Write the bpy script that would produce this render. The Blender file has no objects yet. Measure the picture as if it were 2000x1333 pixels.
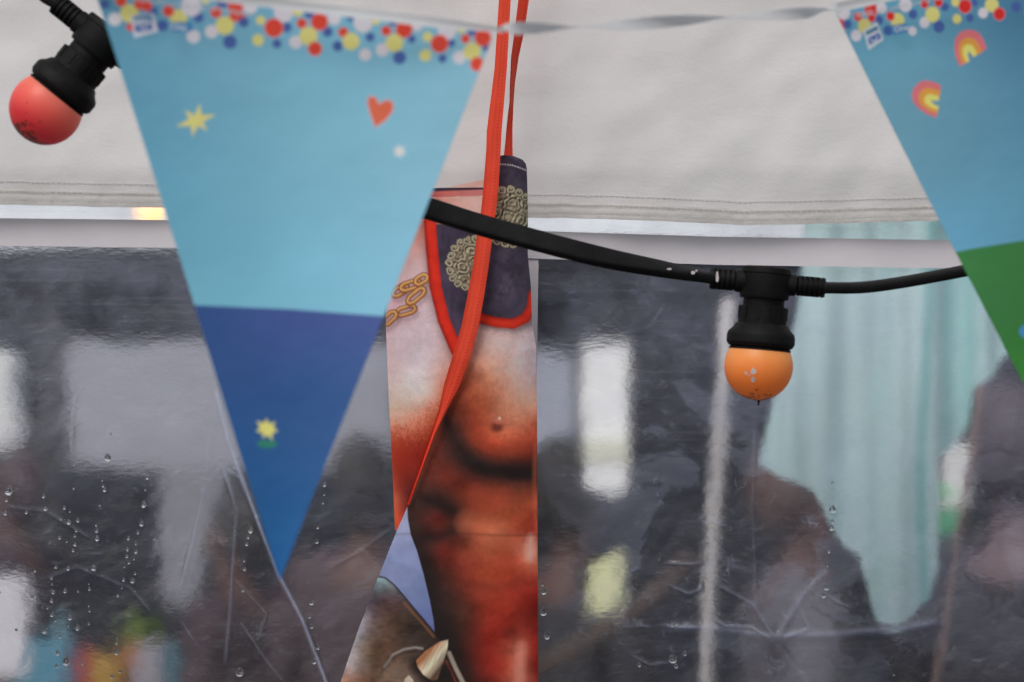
import bpy, bmesh, math, random
import numpy as np
from mathutils import Vector, Matrix

random.seed(7); rng = np.random.default_rng(7)
R = math.radians
sc = bpy.context.scene
COL = sc.collection

# ------------------------------------------------------------------ camera, world, light, exposure
CAMZ = 2.0
FOC = 85.0
cam_d = bpy.data.cameras.new("camera"); cam = bpy.data.objects.new("camera", cam_d); COL.objects.link(cam)
cam.location = (0, 0, CAMZ); cam.rotation_euler = (R(90), 0, 0)
cam_d.lens = FOC; cam_d.sensor_width = 36; cam_d.clip_start = 0.05; cam_d.clip_end = 500
cam_d.dof.use_dof = True; cam_d.dof.focus_distance = 1.80; cam_d.dof.aperture_fstop = 8.0
sc.camera = cam

world = bpy.data.worlds.new("World"); sc.world = world; world.use_nodes = True
wn = world.node_tree.nodes; wl = world.node_tree.links; wn.clear()
sky = wn.new('ShaderNodeTexSky'); sky.sky_type = 'NISHITA'; sky.sun_disc = False
SUN_EL, SUN_AZ = 52, 205
sky.sun_elevation = R(SUN_EL); sky.sun_rotation = R(SUN_AZ); sky.air_density = 1.6; sky.dust_density = 4.0
hs = wn.new('ShaderNodeHueSaturation'); hs.inputs['Saturation'].default_value = 0.42
bg = wn.new('ShaderNodeBackground'); bg.inputs['Strength'].default_value = 0.11
wo = wn.new('ShaderNodeOutputWorld')
wl.new(sky.outputs[0], hs.inputs['Color']); wl.new(hs.outputs[0], bg.inputs[0]); wl.new(bg.outputs[0], wo.inputs[0])

sun_d = bpy.data.lights.new("sun", 'SUN'); sun_d.energy = 0.8; sun_d.angle = R(25); sun_d.color = (1, 0.97, 0.93)
sun = bpy.data.objects.new("sun", sun_d); COL.objects.link(sun)
_a = R(SUN_AZ); _e = R(SUN_EL)
sdir = Vector((math.sin(_a) * math.cos(_e), math.cos(_a) * math.cos(_e), math.sin(_e)))
sun.rotation_euler = sdir.to_track_quat('Z', 'Y').to_euler()
sun.location = sdir * 20

sc.view_settings.view_transform = 'Standard'; sc.view_settings.look = 'None'
sc.view_settings.gamma = 1.0; sc.view_settings.exposure = 0.0; sc.view_settings.use_curve_mapping = False
sc.cycles.use_denoising = True
sc.cycles.max_bounces = 10; sc.cycles.transparent_max_bounces = 16
sc.cycles.caustics_reflective = False; sc.cycles.caustics_refractive = False

# ------------------------------------------------------------------ helpers
def SC(Y): return Y * 36.0 / FOC / 2000.0          # metres per design unit at depth Y
def P(px, py, Y):
    s = SC(Y); return ((px - 1000) * s, Y, CAMZ + (666.5 - py) * s)
def lin(c):
    c = np.asarray(c, float) / 255.0
    return np.where(c <= 0.04045, c / 12.92, ((c + 0.055) / 1.055) ** 2.4)
K = 1.48
def alb(r, g, b, k=K):
    v = np.clip(lin((r, g, b)) * k, 0.004, 0.86); return (float(v[0]), float(v[1]), float(v[2]), 1.0)

def mat(name, color=(0.5, 0.5, 0.5, 1), rough=0.6, attr=None, noise=None, bump=None, spec=0.5, twill=None, metal=0.0, trans=0.0, ior=1.45, sss=0.0, var=0.0, varscale=20.0):
    m = bpy.data.materials.new(name); m.use_nodes = True
    nt = m.node_tree; N = nt.nodes; L = nt.links
    b = N['Principled BSDF']
    b.inputs['Roughness'].default_value = rough; b.inputs['Metallic'].default_value = metal
    b.inputs['Specular IOR Level'].default_value = spec; b.inputs['IOR'].default_value = ior
    b.inputs['Transmission Weight'].default_value = trans
    if sss: 
        b.inputs['Subsurface Weight'].default_value = sss; b.inputs['Subsurface Radius'].default_value = (0.02, 0.008, 0.004); b.inputs['Subsurface Scale'].default_value = 0.5
    tc = N.new('ShaderNodeTexCoord')
    if attr:
        a = N.new('ShaderNodeAttribute'); a.attribute_name = attr; csock = a.outputs['Color']
    else:
        rgb = N.new('ShaderNodeRGB'); rgb.outputs[0].default_value = color; csock = rgb.outputs[0]
    if var:
        nz = N.new('ShaderNodeTexNoise'); nz.inputs['Scale'].default_value = varscale; nz.inputs['Detail'].default_value = 6
        L.new(tc.outputs['Object'], nz.inputs['Vector'])
        mr = N.new('ShaderNodeMapRange'); mr.inputs['From Min'].default_value = 0.3; mr.inputs['From Max'].default_value = 0.7
        mr.inputs['To Min'].default_value = 1 - var; mr.inputs['To Max'].default_value = 1 + var
        L.new(nz.outputs['Fac'], mr.inputs['Value'])
        vm = N.new('ShaderNodeVectorMath'); vm.operation = 'SCALE'; L.new(csock, vm.inputs[0]); L.new(mr.outputs[0], vm.inputs['Scale'])
        csock = vm.outputs[0]
    last = None
    if twill:
        scale, dist, cstr = twill
        mp = N.new('ShaderNodeMapping'); mp.inputs['Rotation'].default_value = (0, R(-38), 0); L.new(tc.outputs['Object'], mp.inputs['Vector'])
        w = N.new('ShaderNodeTexWave'); w.bands_direction = 'X'; w.inputs['Scale'].default_value = scale; w.inputs['Distortion'].default_value = 0.5
        L.new(mp.outputs[0], w.inputs['Vector'])
        mr = N.new('ShaderNodeMapRange'); mr.inputs['To Min'].default_value = 1 - cstr; mr.inputs['To Max'].default_value = 1 + cstr
        L.new(w.outputs['Fac'], mr.inputs['Value'])
        vm = N.new('ShaderNodeVectorMath'); vm.operation = 'SCALE'; L.new(csock, vm.inputs[0]); L.new(mr.outputs[0], vm.inputs['Scale'])
        csock = vm.outputs[0]
        bp = N.new('ShaderNodeBump'); bp.inputs['Distance'].default_value = dist; bp.inputs['Strength'].default_value = 0.5
        L.new(w.outputs['Fac'], bp.inputs['Height']); last = bp
    if bump:
        for (scale, dist, stretch) in bump:
            mp = N.new('ShaderNodeMapping'); mp.inputs['Scale'].default_value = stretch; L.new(tc.outputs['Object'], mp.inputs['Vector'])
            nz = N.new('ShaderNodeTexNoise'); nz.inputs['Scale'].default_value = scale; nz.inputs['Detail'].default_value = 5
            L.new(mp.outputs[0], nz.inputs['Vector'])
            bp = N.new('ShaderNodeBump'); bp.inputs['Distance'].default_value = dist; bp.inputs['Strength'].default_value = 1.0
            L.new(nz.outputs['Fac'], bp.inputs['Height'])
            if last: L.new(last.outputs[0], bp.inputs['Normal'])
            last = bp
    if last: L.new(last.outputs[0], b.inputs['Normal'])
    L.new(csock, b.inputs['Base Color'])
    return m

def tag(o, label=None, cat=None, group=None, kind=None):
    if label: o['label'] = label
    if cat: o['category'] = cat
    if group: o['group'] = group
    if kind: o['kind'] = kind
    return o
def empty(name, loc=(0, 0, 0)):
    o = bpy.data.objects.new(name, None); COL.objects.link(o); o.location = loc; o.empty_display_size = 0.05; return o
def link(name, me, m=None, parent=None, smooth=True):
    o = bpy.data.objects.new(name, me); COL.objects.link(o)
    if m:
        for mm in (m if isinstance(m, (list, tuple)) else [m]): me.materials.append(mm)
    if smooth: me.polygons.foreach_set('use_smooth', [True] * len(me.polygons))
    if parent:
        o.parent = parent
    return o
def grid_mesh(name, V, cols=None, extra=None):
    """V: (rows, cols, 3) array, optional per-vertex colours."""
    r, c = V.shape[:2]
    me = bpy.data.meshes.new(name)
    idx = np.arange(r * c).reshape(r, c)
    # winding so that normals face -Y when columns go +X and rows go down
    q = np.stack([idx[:-1, :-1], idx[1:, :-1], idx[1:, 1:], idx[:-1, 1:]], -1).reshape(-1, 4)
    me.vertices.add(r * c); me.vertices.foreach_set('co', V.reshape(-1).astype(np.float32))
    me.loops.add(q.size); me.loops.foreach_set('vertex_index', q.reshape(-1).astype(np.int32))
    me.polygons.add(len(q)); me.polygons.foreach_set('loop_start', (np.arange(len(q)) * 4).astype(np.int32))
    me.polygons.foreach_set('loop_total', np.full(len(q), 4, np.int32))
    me.update(calc_edges=True)
    if cols is not None:
        a = me.color_attributes.new('print', 'FLOAT_COLOR', 'POINT')
        cc = np.ones((r * c, 4), np.float32); cc[:, :3] = cols.reshape(-1, 3); a.data.foreach_set('color', cc.reshape(-1))
    if extra:
        for k, v in extra.items():
            a = me.attributes.new(k, 'FLOAT', 'POINT'); a.data.foreach_set('value', v.reshape(-1).astype(np.float32))
    me.validate(); return me
def solid(o, t, off=1.0):
    s = o.modifiers.new('thick', 'SOLIDIFY'); s.thickness = t; s.offset = -1.0; s.use_rim = False; return o

def interp(tab, y):
    t = np.array(tab, float); return np.interp(y, t[:, 0], t[:, 1])
def ss(e, d, w=1.0):                      # soft mask: 1 where d < e
    return np.clip(0.5 - (d - e) / (2 * w), 0, 1)
def seg_d(X, Y, a, b):
    ax, ay = a; bx, by = b; dx, dy = bx - ax, by - ay
    t = np.clip(((X - ax) * dx + (Y - ay) * dy) / (dx * dx + dy * dy + 1e-9), 0, 1)
    return np.hypot(X - ax - t * dx, Y - ay - t * dy)
def poly_d(X, Y, pts, closed=False):
    d = np.full(X.shape, 1e9); n = len(pts)
    for i in range(n if closed else n - 1):
        d = np.minimum(d, seg_d(X, Y, pts[i], pts[(i + 1) % n]))
    return d
def inside(X, Y, pts):
    r = np.zeros(X.shape, bool); n = len(pts)
    for i in range(n):
        x1, y1 = pts[i]; x2, y2 = pts[(i + 1) % n]
        if y1 == y2: continue
        c = ((Y < y1) != (Y < y2)) & (X < (x2 - x1) * (Y - y1) / (y2 - y1) + x1)
        r ^= c
    return r
def poly_mask(X, Y, pts, w=1.0):
    d = poly_d(X, Y, pts, True); d = np.where(inside(X, Y, pts), -d, d); return ss(0, d, w)
def put(C, m, col):
    C[:] = C * (1 - m[..., None]) + np.asarray(col, float) * m[..., None]
def vnoise(X, Y, s, seed=0):
    """smooth value noise, about -1..1"""
    g = np.random.default_rng(seed).uniform(-1, 1, (64, 64))
    x = X / s + 1000; y = Y / s + 1000
    xi = np.floor(x).astype(int); yi = np.floor(y).astype(int); fx = x - xi; fy = y - yi
    fx = fx * fx * (3 - 2 * fx); fy = fy * fy * (3 - 2 * fy)
    a = g[yi % 64, xi % 64]; b = g[yi % 64, (xi + 1) % 64]; c = g[(yi + 1) % 64, xi % 64]; d = g[(yi + 1) % 64, (xi + 1) % 64]
    return (a * (1 - fx) + b * fx) * (1 - fy) + (c * (1 - fx) + d * fx) * fy
def tps(pts, X, Y, lam=0.05):
    p = np.array([(a, b) for a, b, _ in pts], float) / 100.0
    c = np.array([lin(col) ** 0.4545 for _, _, col in pts], float)
    n = len(p)
    def U(r2): return np.where(r2 > 0, 0.5 * r2 * np.log(r2 + 1e-12), 0)
    r2 = ((p[:, None] - p[None]) ** 2).sum(-1)
    A = np.zeros((n + 3, n + 3)); A[:n, :n] = U(r2) + lam * np.eye(n); A[:n, n] = 1; A[:n, n + 1:] = p; A[n, :n] = 1; A[n + 1:, :n] = p.T
    w = np.linalg.solve(A, np.vstack([c, np.zeros((3, 3))]))
    x = X.reshape(-1) / 100.0; y = Y.reshape(-1) / 100.0
    out = w[n] + x[:, None] * w[n + 1] + y[:, None] * w[n + 2]
    for i in range(n):
        out += U((x - p[i, 0]) ** 2 + (y - p[i, 1]) ** 2)[:, None] * w[i]
    out = np.clip(out, 0.05, 0.95)
    return (out ** 2.2).reshape(X.shape + (3,))      # linear light of the print

def lathe(prof, seg=48):
    """prof: list of (z, r); mesh about +Z"""
    bm = bmesh.new(); rings = []
    for z, r in prof:
        if r <= 1e-6: rings.append([bm.verts.new((0, 0, z))])
        else: rings.append([bm.verts.new((r * math.cos(2 * math.pi * k / seg), r * math.sin(2 * math.pi * k / seg), z)) for k in range(seg)])
    for a, b in zip(rings[:-1], rings[1:]):
        for k in range(seg):
            k2 = (k + 1) % seg
            if len(a) == 1 and len(b) == 1: continue
            if len(a) == 1: bm.faces.new((a[0], b[k], b[k2]))
            elif len(b) == 1: bm.faces.new((a[k], b[0], a[k2]))
            else: bm.faces.new((a[k], b[k], b[k2], a[k2]))
    return bm
def bm_mesh(name, bm):
    bmesh.ops.recalc_face_normals(bm, faces=bm.faces); me = bpy.data.meshes.new(name); bm.to_mesh(me); bm.free(); return me
def add_box(bm, c, s, rot=None, bev=0.0):
    r = bmesh.ops.create_cube(bm, size=1.0); vs = r['verts']
    bmesh.ops.scale(bm, vec=Vector(s), verts=vs)
    if bev:
        es = list({e for v in vs for e in v.link_edges})
        rr = bmesh.ops.bevel(bm, geom=es, offset=bev, segments=3, affect='EDGES', profile=0.5); vs = list({v for f in rr['faces'] for v in f.verts} | {v for v in vs if v.is_valid})
    if rot is not None: bmesh.ops.transform(bm, matrix=rot.to_4x4(), verts=vs)
    bmesh.ops.translate(bm, vec=Vector(c), verts=vs); return vs
def sweep(path, prof_fn, closed_prof=True, cap=True):
    """path: list of Vector; prof_fn(i, t)-> list of (side, up) offsets, swept along path with world frame."""
    bm = bmesh.new(); n = len(path); rings = []
    for i in range(n):
        d = (path[min(i + 1, n - 1)] - path[max(i - 1, 0)]).normalized()
        side = d.cross(Vector((0, 1, 0))).normalized(); back = side.cross(d).normalized()
        rings.append([bm.verts.new(path[i] + side * a + back * b) for a, b in prof_fn(i, i / (n - 1))])
    m = len(rings[0])
    for a, b in zip(rings[:-1], rings[1:]):
        for k in range(m if closed_prof else m - 1):
            bm.faces.new((a[k], b[k], b[(k + 1) % m], a[(k + 1) % m]))
    if cap and closed_prof:
        bm.faces.new(rings[0]); bm.faces.new(list(reversed(rings[-1])))
    return bm
def smooth_path(pts, n):
    pts = [Vector(p) for p in pts]; out = []
    P_ = [pts[0] * 2 - pts[1]] + pts + [pts[-1] * 2 - pts[-2]]
    seg = len(pts) - 1
    for i in range(n):
        t = i / (n - 1) * seg; k = min(int(t), seg - 1); f = t - k
        a, b, c, d = P_[k], P_[k + 1], P_[k + 2], P_[k + 3]
        out.append(0.5 * ((2 * b) + (c - a) * f + (2 * a - 5 * b + 4 * c - d) * f * f + (3 * b - a - 3 * c + d) * f ** 3))
    return out

# ------------------------------------------------------------------ ground
bm = bmesh.new(); bmesh.ops.create_grid(bm, x_segments=2, y_segments=2, size=200)
g = link('ground', bm_mesh('ground', bm), mat('wet_paving', (0.09, 0.09, 0.10, 1), 0.6, var=0.35, varscale=1.5, bump=[(6, 0.01, (1, 1, 1))]), smooth=False)
tag(g, kind='structure')

# ------------------------------------------------------------------ marquee side wall with clear window film
YW = 1.90
def film_mat():
    m = bpy.data.materials.new('clear_window_film'); m.use_nodes = True
    nt = m.node_tree; N = nt.nodes; L = nt.links; N.clear()
    out = N.new('ShaderNodeOutputMaterial'); tc = N.new('ShaderNodeTexCoord')
    def noise(scale, stretch, det=5, rgh=0.6, dist=0.0, rot=0):
        mp = N.new('ShaderNodeMapping'); mp.inputs['Scale'].default_value = stretch; mp.inputs['Rotation'].default_value = (0, R(rot), 0)
        L.new(tc.outputs['Object'], mp.inputs['Vector'])
        nz = N.new('ShaderNodeTexNoise'); nz.inputs['Scale'].default_value = scale; nz.inputs['Detail'].default_value = det
        nz.inputs['Roughness'].default_value = rgh; nz.inputs['Distortion'].default_value = dist
        L.new(mp.outputs[0], nz.inputs['Vector']); return nz.outputs['Fac']
    def mrange(s, a, b, c, d):
        mr = N.new('ShaderNodeMapRange'); mr.inputs['From Min'].default_value = a; mr.inputs['From Max'].default_value = b
        mr.inputs['To Min'].default_value = c; mr.inputs['To Max'].default_value = d; L.new(s, mr.inputs['Value']); return mr.outputs[0]
    def math_(op, a, b):
        n = N.new('ShaderNodeMath'); n.operation = op
        for i, v in enumerate((a, b)):
            if isinstance(v, (int, float)): n.inputs[i].default_value = v
            else: L.new(v, n.inputs[i])
        return n.outputs[0]
    fine = noise(260, (0.6, 1, 1.5), 4); med = noise(34, (1, 1, 1.2), 7, 0.68, 0.25); big = noise(7, (1, 1, 1), 4, 0.6, 0.8)
    streak = noise(120, (0.05, 1, 3.5), 3)
    bp = N.new('ShaderNodeBump'); bp.inputs['Distance'].default_value = 0.0006; bp.inputs['Strength'].default_value = 1.0; L.new(fine, bp.inputs['Height'])
    bp2 = N.new('ShaderNodeBump'); bp2.inputs['Distance'].default_value = 0.0010; bp2.inputs['Strength'].default_value = 1.0; L.new(med, bp2.inputs['Height']); L.new(bp.outputs[0], bp2.inputs['Normal'])
    bp3 = N.new('ShaderNodeBump'); bp3.inputs['Distance'].default_value = 0.0020; bp3.inputs['Strength'].default_value = 1.0; L.new(med, bp3.inputs['Height'])
    rf = N.new('ShaderNodeBsdfRefraction'); rf.inputs['IOR'].default_value = 1.022; rf.inputs['Roughness'].default_value = 0.42; rf.inputs['Color'].default_value = (0.97, 0.98, 1.0, 1)
    L.new(bp2.outputs[0], rf.inputs['Normal'])
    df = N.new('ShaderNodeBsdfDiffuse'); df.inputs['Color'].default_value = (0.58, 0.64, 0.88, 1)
    at = N.new('ShaderNodeAttribute'); at.attribute_name = 'scuff'
    h = math_('ADD', mrange(med, 0.40, 0.78, 0.0, 0.10), mrange(big, 0.35, 0.7, 0.0, 0.06))
    h = math_('ADD', h, mrange(streak, 0.55, 0.8, 0.0, 0.06))
    at2 = N.new('ShaderNodeAttribute'); at2.attribute_name = 'sky_refl_haze'
    h = math_('MULTIPLY', h, at2.outputs['Fac'])
    h = math_('ADD', h, math_('MULTIPLY', at2.outputs['Fac'], 0.05))
    h = math_('ADD', h, at.outputs['Fac'])
    refl_patch = noise(11, (1, 1, 1.25), 7, 0.60, 0.5, 25); at3 = N.new('ShaderNodeAttribute'); at3.attribute_name = 'refl_patch'
    h = math_('ADD', h, math_('MULTIPLY', mrange(refl_patch, 0.505, 0.535, 0.0, 0.105), at3.outputs['Fac']))  # lighter blotches paint reflection patches into the film
    scr = noise(330, (0.03, 1, 1.4), 2, 0.5, 0.0); h = math_('ADD', h, mrange(scr, 0.66, 0.74, 0.0, 0.05))
    for sc_, st_, rt_, wd_, am_ in ((42, (1, 1, 1.3), 30, 0.010, 0.24), (85, (1, 1, .8), -40, 0.014, 0.26), (150, (.6, 1, 1), 10, 0.02, 0.22)):   # hair-line creases
        rn = noise(sc_, st_, 2, 0.5, 0.3, rt_); ab = math_('ABSOLUTE', math_('SUBTRACT', rn, 0.5), 0.0)
        ln = mrange(ab, 0.0, wd_, am_, 0.0); mk = mrange(noise(sc_ * 0.35, (1, 1, 1), 3, 0.6, 0.0, rt_ + 50), 0.56, 0.66, 0.0, 1.0)
        h = math_('ADD', h, math_('MULTIPLY', math_('MULTIPLY', ln, mk), math_('ADD', math_('MULTIPLY', at3.outputs['Fac'], 0.5), 0.35)))
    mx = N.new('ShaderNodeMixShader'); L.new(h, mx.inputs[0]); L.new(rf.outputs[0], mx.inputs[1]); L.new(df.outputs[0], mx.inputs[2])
    gl = N.new('ShaderNodeBsdfGlossy'); gl.inputs['Roughness'].default_value = 0.05; L.new(bp3.outputs[0], gl.inputs['Normal'])
    fr = N.new('ShaderNodeFresnel'); fr.inputs['IOR'].default_value = 1.62; L.new(bp3.outputs[0], fr.inputs['Normal'])
    mx2 = N.new('ShaderNodeMixShader'); L.new(fr.outputs[0], mx2.inputs[0]); L.new(mx.outputs[0], mx2.inputs[1]); L.new(gl.outputs[0], mx2.inputs[2])
    L.new(mx2.outputs[0], out.inputs['Surface']); return m
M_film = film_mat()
M_pvc = mat('white_pvc_fabric', alb(196, 192, 198, 1.40), 0.5, var=0.045, varscale=14, bump=[(14, 0.0010, (1, 1, 1)), (300, .0001, (1, 1, 1))])

wall = empty('marquee_side_wall', (0, YW, 0))
tag(wall, 'marquee side wall of creased clear plastic window framed by smooth white fabric bands, behind the apron', 'tent wall')

def band_top(x): return interp([(-400, 420), (0, 427), (340, 431), (1050, 452), (1400, 463), (1850, 470), (2400, 474)], x)
def band_bot(x): return interp([(-400, 478), (0, 481), (340, 485), (900, 499), (1050, 506), (1400, 518), (1850, 525), (2400, 530)], x)

creases = [
 ([(420, 755), (445, 860), (490, 985), (545, 1125), (592, 1215), (640, 1340), (700, 1480)], 4.0, 1.3, 0.36),
 ([(462, 1000), (455, 1080), (450, 1180), (440, 1300)], 3.5, 1.2, 0.12), ([(400, 945), (375, 1060), (350, 1160)], 5, 1.0, 0.10),
 ([(415, 830), (403, 920), (360, 925)], 3, .8, 0.10), ([(430, 905), (462, 1000)], 3, .9, 0.15), ([(375, 930), (410, 940), (430, 905), (468, 930), (480, 975)], 2.5, .8, 0.12),
 ([(640, 1112), (700, 1080), (768, 1030)], 2.5, .9, 0.10), ([(0, 990), (85, 998), (180, 1055)], 3, .7, 0.08), ([(90, 1130), (150, 1108), (255, 1150), (300, 1200)], 3, .7, 0.08),
 ([(350, 1205), (385, 1262)], 2, .8, 0.12), ([(465, 1210), (520, 1290), (560, 1340)], 2.5, .9, 0.10), ([(455, 1130), (520, 1200), (500, 1260)], 2, .8, 0.10),
 ([(140, 890), (145, 780), (170, 740)], 2, .5, 0.07),
 ([(1300, 1228), (1390, 1226), (1500, 1242), (1620, 1240), (1760, 1228), (1840, 1214)], 9, 0.8, 0.13), ([(1290, 1222), (1370, 1226)], 3, 1.2, 0.2),
 ([(1400, 1142), (1470, 1180), (1515, 1250)], 4, .8, 0.10), ([(1622, 1108), (1570, 1160), (1512, 1252)], 6, .7, 0.08), ([(1512, 1252), (1552, 1300), (1600, 1360)], 6, .6, 0.05),
 ([(1512, 1252), (1470, 1225), (1420, 1222), (1390, 1210)], 3, 1.2, 0.15), ([(1520, 1250), (1580, 1228), (1560, 1180)], 4, 1, 0.08), ([(1295, 1100), (1345, 1102), (1380, 1098)], 3, 1.1, 0.18),
 ([(1300, 1140), (1345, 1160), (1370, 1152), (1372, 1130)], 2.5, 1.1, 0.16), ([(1595, 1150), (1640, 1178), (1670, 1190)], 2, .8, 0.12), ([(1215, 1120), (1262, 1108)], 2, .7, 0.12),
 ([(1225, 1275), (1270, 1300), (1330, 1290)], 2.5, .8, 0.1), ([(1205, 1225), (1270, 1222)], 2, .6, 0.08), ([(1330, 1185), (1312, 1215)], 2, .6, .1),
 ([(1270, 640), (1297, 598)], 1.6, .5, 0.16), ([(1355, 690), (1365, 720)], 1.2, .4, 0.15), ([(1890, 1120), (1915, 1140)], 1.6, .5, 0.18), ([(1905, 1242), (1925, 1250)], 1.6, .5, 0.18), ([(1972, 1210), (2000, 1209)], 1.6, .5, 0.15),
 ([(1560, 640), (1700, 655), (1840, 640)], 9, .12, 0.04), ([(1120, 690), (1200, 660), (1260, 640), (1400, 690)], 6, .12, 0.04), ([(1476, 830), (1470, 1000), (1478, 1200)], 2.5, .6, 0.05),
 ([(60, 770), (78, 762), (80, 746)], 1.2, .5, 0.16), ([(108, 780), (110, 792)], 1, .4, 0.12), ([(200, 668), (212, 672)], 1.3, .4, 0.2), ([(253, 520), (262, 518)], 1.2, .4, 0.2)]
# small random wrinkles, denser low down
for k in range(420):
    x = rng.uniform(-100, 2100); y = 520 + 900 * rng.uniform(0, 1) ** 0.75
    if 1180 < x < 1700 and rng.uniform() < 0.5: y = rng.uniform(1080, 1340)
    a = rng.uniform(0, 2 * math.pi); l = rng.uniform(8, 46) * (0.5 if y < 850 else 1); c = rng.uniform(-1.3, 1.3)
    pts = [(x, y)]
    for j in range(4):
        x += math.cos(a) * l / 4; y += math.sin(a) * l / 4 * 0.7; a += c * 0.5; pts.append((x, y))
    creases.append((pts, rng.uniform(1.3, 3.2), rng.uniform(.3, 1.0), rng.uniform(0.015, 0.13)))

def film_lean(y): return 0.016 * SC(YW) * np.clip(1333 - np.asarray(y, float), -600, 900)
def film_grid(name, xs, ys, edge_top, edge_bot):
    """xs design columns; ys rows 0..1 between the two edges"""
    X, V = np.meshgrid(xs, ys); T = edge_top(X); B = edge_bot(X); Yp = T + (B - T) * V
    s = SC(YW)
    dep = np.zeros_like(X); scuff = np.zeros_like(X)
    for pts, w, h, wt in creases:
        pa = np.array(pts); m = w * 4 + 6
        sel = (X > pa[:, 0].min() - m) & (X < pa[:, 0].max() + m) & (Yp > pa[:, 1].min() - m) & (Yp < pa[:, 1].max() + m)
        if not sel.any(): continue
        d = poly_d(X[sel], Yp[sel], pts)
        e0 = np.minimum(np.hypot(X[sel] - pa[0, 0], Yp[sel] - pa[0, 1]), np.hypot(X[sel] - pa[-1, 0], Yp[sel] - pa[-1, 1]))
        fade = np.clip(e0 / 18, 0.15, 1)
        dep[sel] -= h * w * 0.00022 * np.exp(-(d / w) ** 2 / 1.2) * fade
        scuff[sel] += wt * 1.25 * np.exp(-(d / (w * 0.75)) ** 2) * fade
    X3, Y3 = X * .83 + Yp * .56, Yp * .83 - X * .56; X4, Y4 = X * .5 - Yp * .86, Yp * .5 + X * .86
    dep += 0.0022 * vnoise(X, Yp, 170, 3) + 0.0011 * vnoise(X3, Y3, 64, 4) + 0.00036 * vnoise(X4, Y4 * 1.3, 25, 5) * np.clip((Yp - 500) / 500, 0.15, 1) + 0.00010 * vnoise(X3, Y3, 11, 6) * np.clip((Yp - 700) / 400, 0.1, 1)
    dep += film_lean(Yp)
    sky_refl_haze = interp([(380, 1.7), (520, 1.6), (700, 1.25), (900, 0.6), (1150, 0.22), (1400, 0.12)], Yp)  # stronger towards the top, painting the sky's reflection into the film
    W = np.stack([(X - 1000) * s, dep, CAMZ + (666.5 - Yp) * s], -1)
    return grid_mesh(name, W, extra={'scuff': np.clip(scuff, 0, 0.5), 'sky_refl_haze': sky_refl_haze, 'refl_patch': interp([(500, .25), (700, .7), (900, 1), (1230, .9), (1300, .35), (1500, .2)], Yp) * np.where(X < 600, .45, 1) * np.clip(1.25 - 0.6 * np.abs(X - 1450) / 450, .3, 1)})

xs_r = np.concatenate([np.arange(1030, 2050, 3.2), [2150, 2300, 2600]])
xs_l = np.concatenate([[-600, -300, -120], np.arange(-60, 935, 3.2)])
vv = np.concatenate([np.linspace(0, 0.62, 275), np.linspace(0.64, 1, 8)])
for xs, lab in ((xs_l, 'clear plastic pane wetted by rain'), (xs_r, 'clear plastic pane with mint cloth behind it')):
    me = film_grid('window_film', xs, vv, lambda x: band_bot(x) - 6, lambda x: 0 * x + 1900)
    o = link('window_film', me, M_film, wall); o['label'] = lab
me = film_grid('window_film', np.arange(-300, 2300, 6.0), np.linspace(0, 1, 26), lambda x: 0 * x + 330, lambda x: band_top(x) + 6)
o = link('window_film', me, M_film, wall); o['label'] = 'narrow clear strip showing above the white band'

def slab(name, outline, Yc, th, m, parent=None, bev=0.0):
    """outline in design units at depth Yc, extruded away from the viewer by th"""
    bm = bmesh.new(); f = [bm.verts.new(P(x, y, Yc)) for x, y in outline]
    s = SC(Yc)
    face = bm.faces.new(f); r = bmesh.ops.extrude_face_region(bm, geom=[face])
    vs = [v for v in r['geom'] if isinstance(v, bmesh.types.BMVert)]; bmesh.ops.translate(bm, vec=(0, th, 0), verts=vs)
    if bev: bmesh.ops.bevel(bm, geom=list(bm.edges), offset=bev, segments=2, affect='EDGES')
    return link(name, bm_mesh(name, bm), m, parent, smooth=False)
# white band: gently undulating strip, and the vertical fabric strip behind the apron
X = np.linspace(-600, 2600, 260); Vv = np.linspace(0, 1, 8); XX, VV = np.meshgrid(X, Vv)
Yp = band_top(XX) + (band_bot(XX) - band_top(XX)) * VV
W = np.stack([(XX - 1000) * SC(YW), -0.004 + 0.0012 * vnoise(XX, 0 * Yp, 150, 9) + 0.0003 * vnoise(XX, Yp, 60, 10), CAMZ + (666.5 - Yp) * SC(YW)], -1)
o = link('fabric_band', grid_mesh('fabric_band', W), M_pvc, wall); solid(o, 0.0007)
Yr = np.linspace(508, 2600, 200); UU, YY = np.meshgrid(np.linspace(0, 1, 12), Yr)
XX = 905 + (1052 - 905) * UU - interp([(500, 0), (1333, 14)], YY)
W = np.stack([(XX - 1000) * SC(YW), -0.0030 + 0 * UU, CAMZ + (666.5 - YY) * SC(YW)], -1)
o = link('fabric_mullion', grid_mesh('fabric_mullion', W), M_pvc, wall); solid(o, 0.0007)

# ------------------------------------------------------------------ canvas valance above
YV = 1.885
M_canvas = mat('white_canvas', (0.70, 0.682, 0.692, 1), 0.75, var=0.09, varscale=9, bump=[(5.5, 0.003, (1, 1, 1.2)), (30, 0.0009, (1, 1, 1.3)), (420, 0.0002, (1, 1, 1))])
M_hem = mat('canvas_hem', (0.65, 0.63, 0.62, 1), 0.75, var=0.07, varscale=25, bump=[(24, 0.0008, (2.5, 1, 0.6)), (120, 0.0003, (1, 1, 1)), (420, 0.0002, (1, 1, 1))])
M_thread = mat('hem_thread', (0.68, 0.66, 0.62, 1), 0.8)
def val_bot(x): return interp([(-500, 392), (0, 400), (150, 403), (320, 405), (850, 418), (1040, 424), (1250, 430), (1400, 437), (1450, 440), (1600, 437), (1830, 431), (2400, 422)], x) + 0.8 * vnoise(x, x * 0, 38, 11)
val = empty('marquee_valance', (0, YV, 0))
tag(val, 'white canvas marquee valance with stitched hem hanging in front of the clear window top', 'tent valance')
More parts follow.
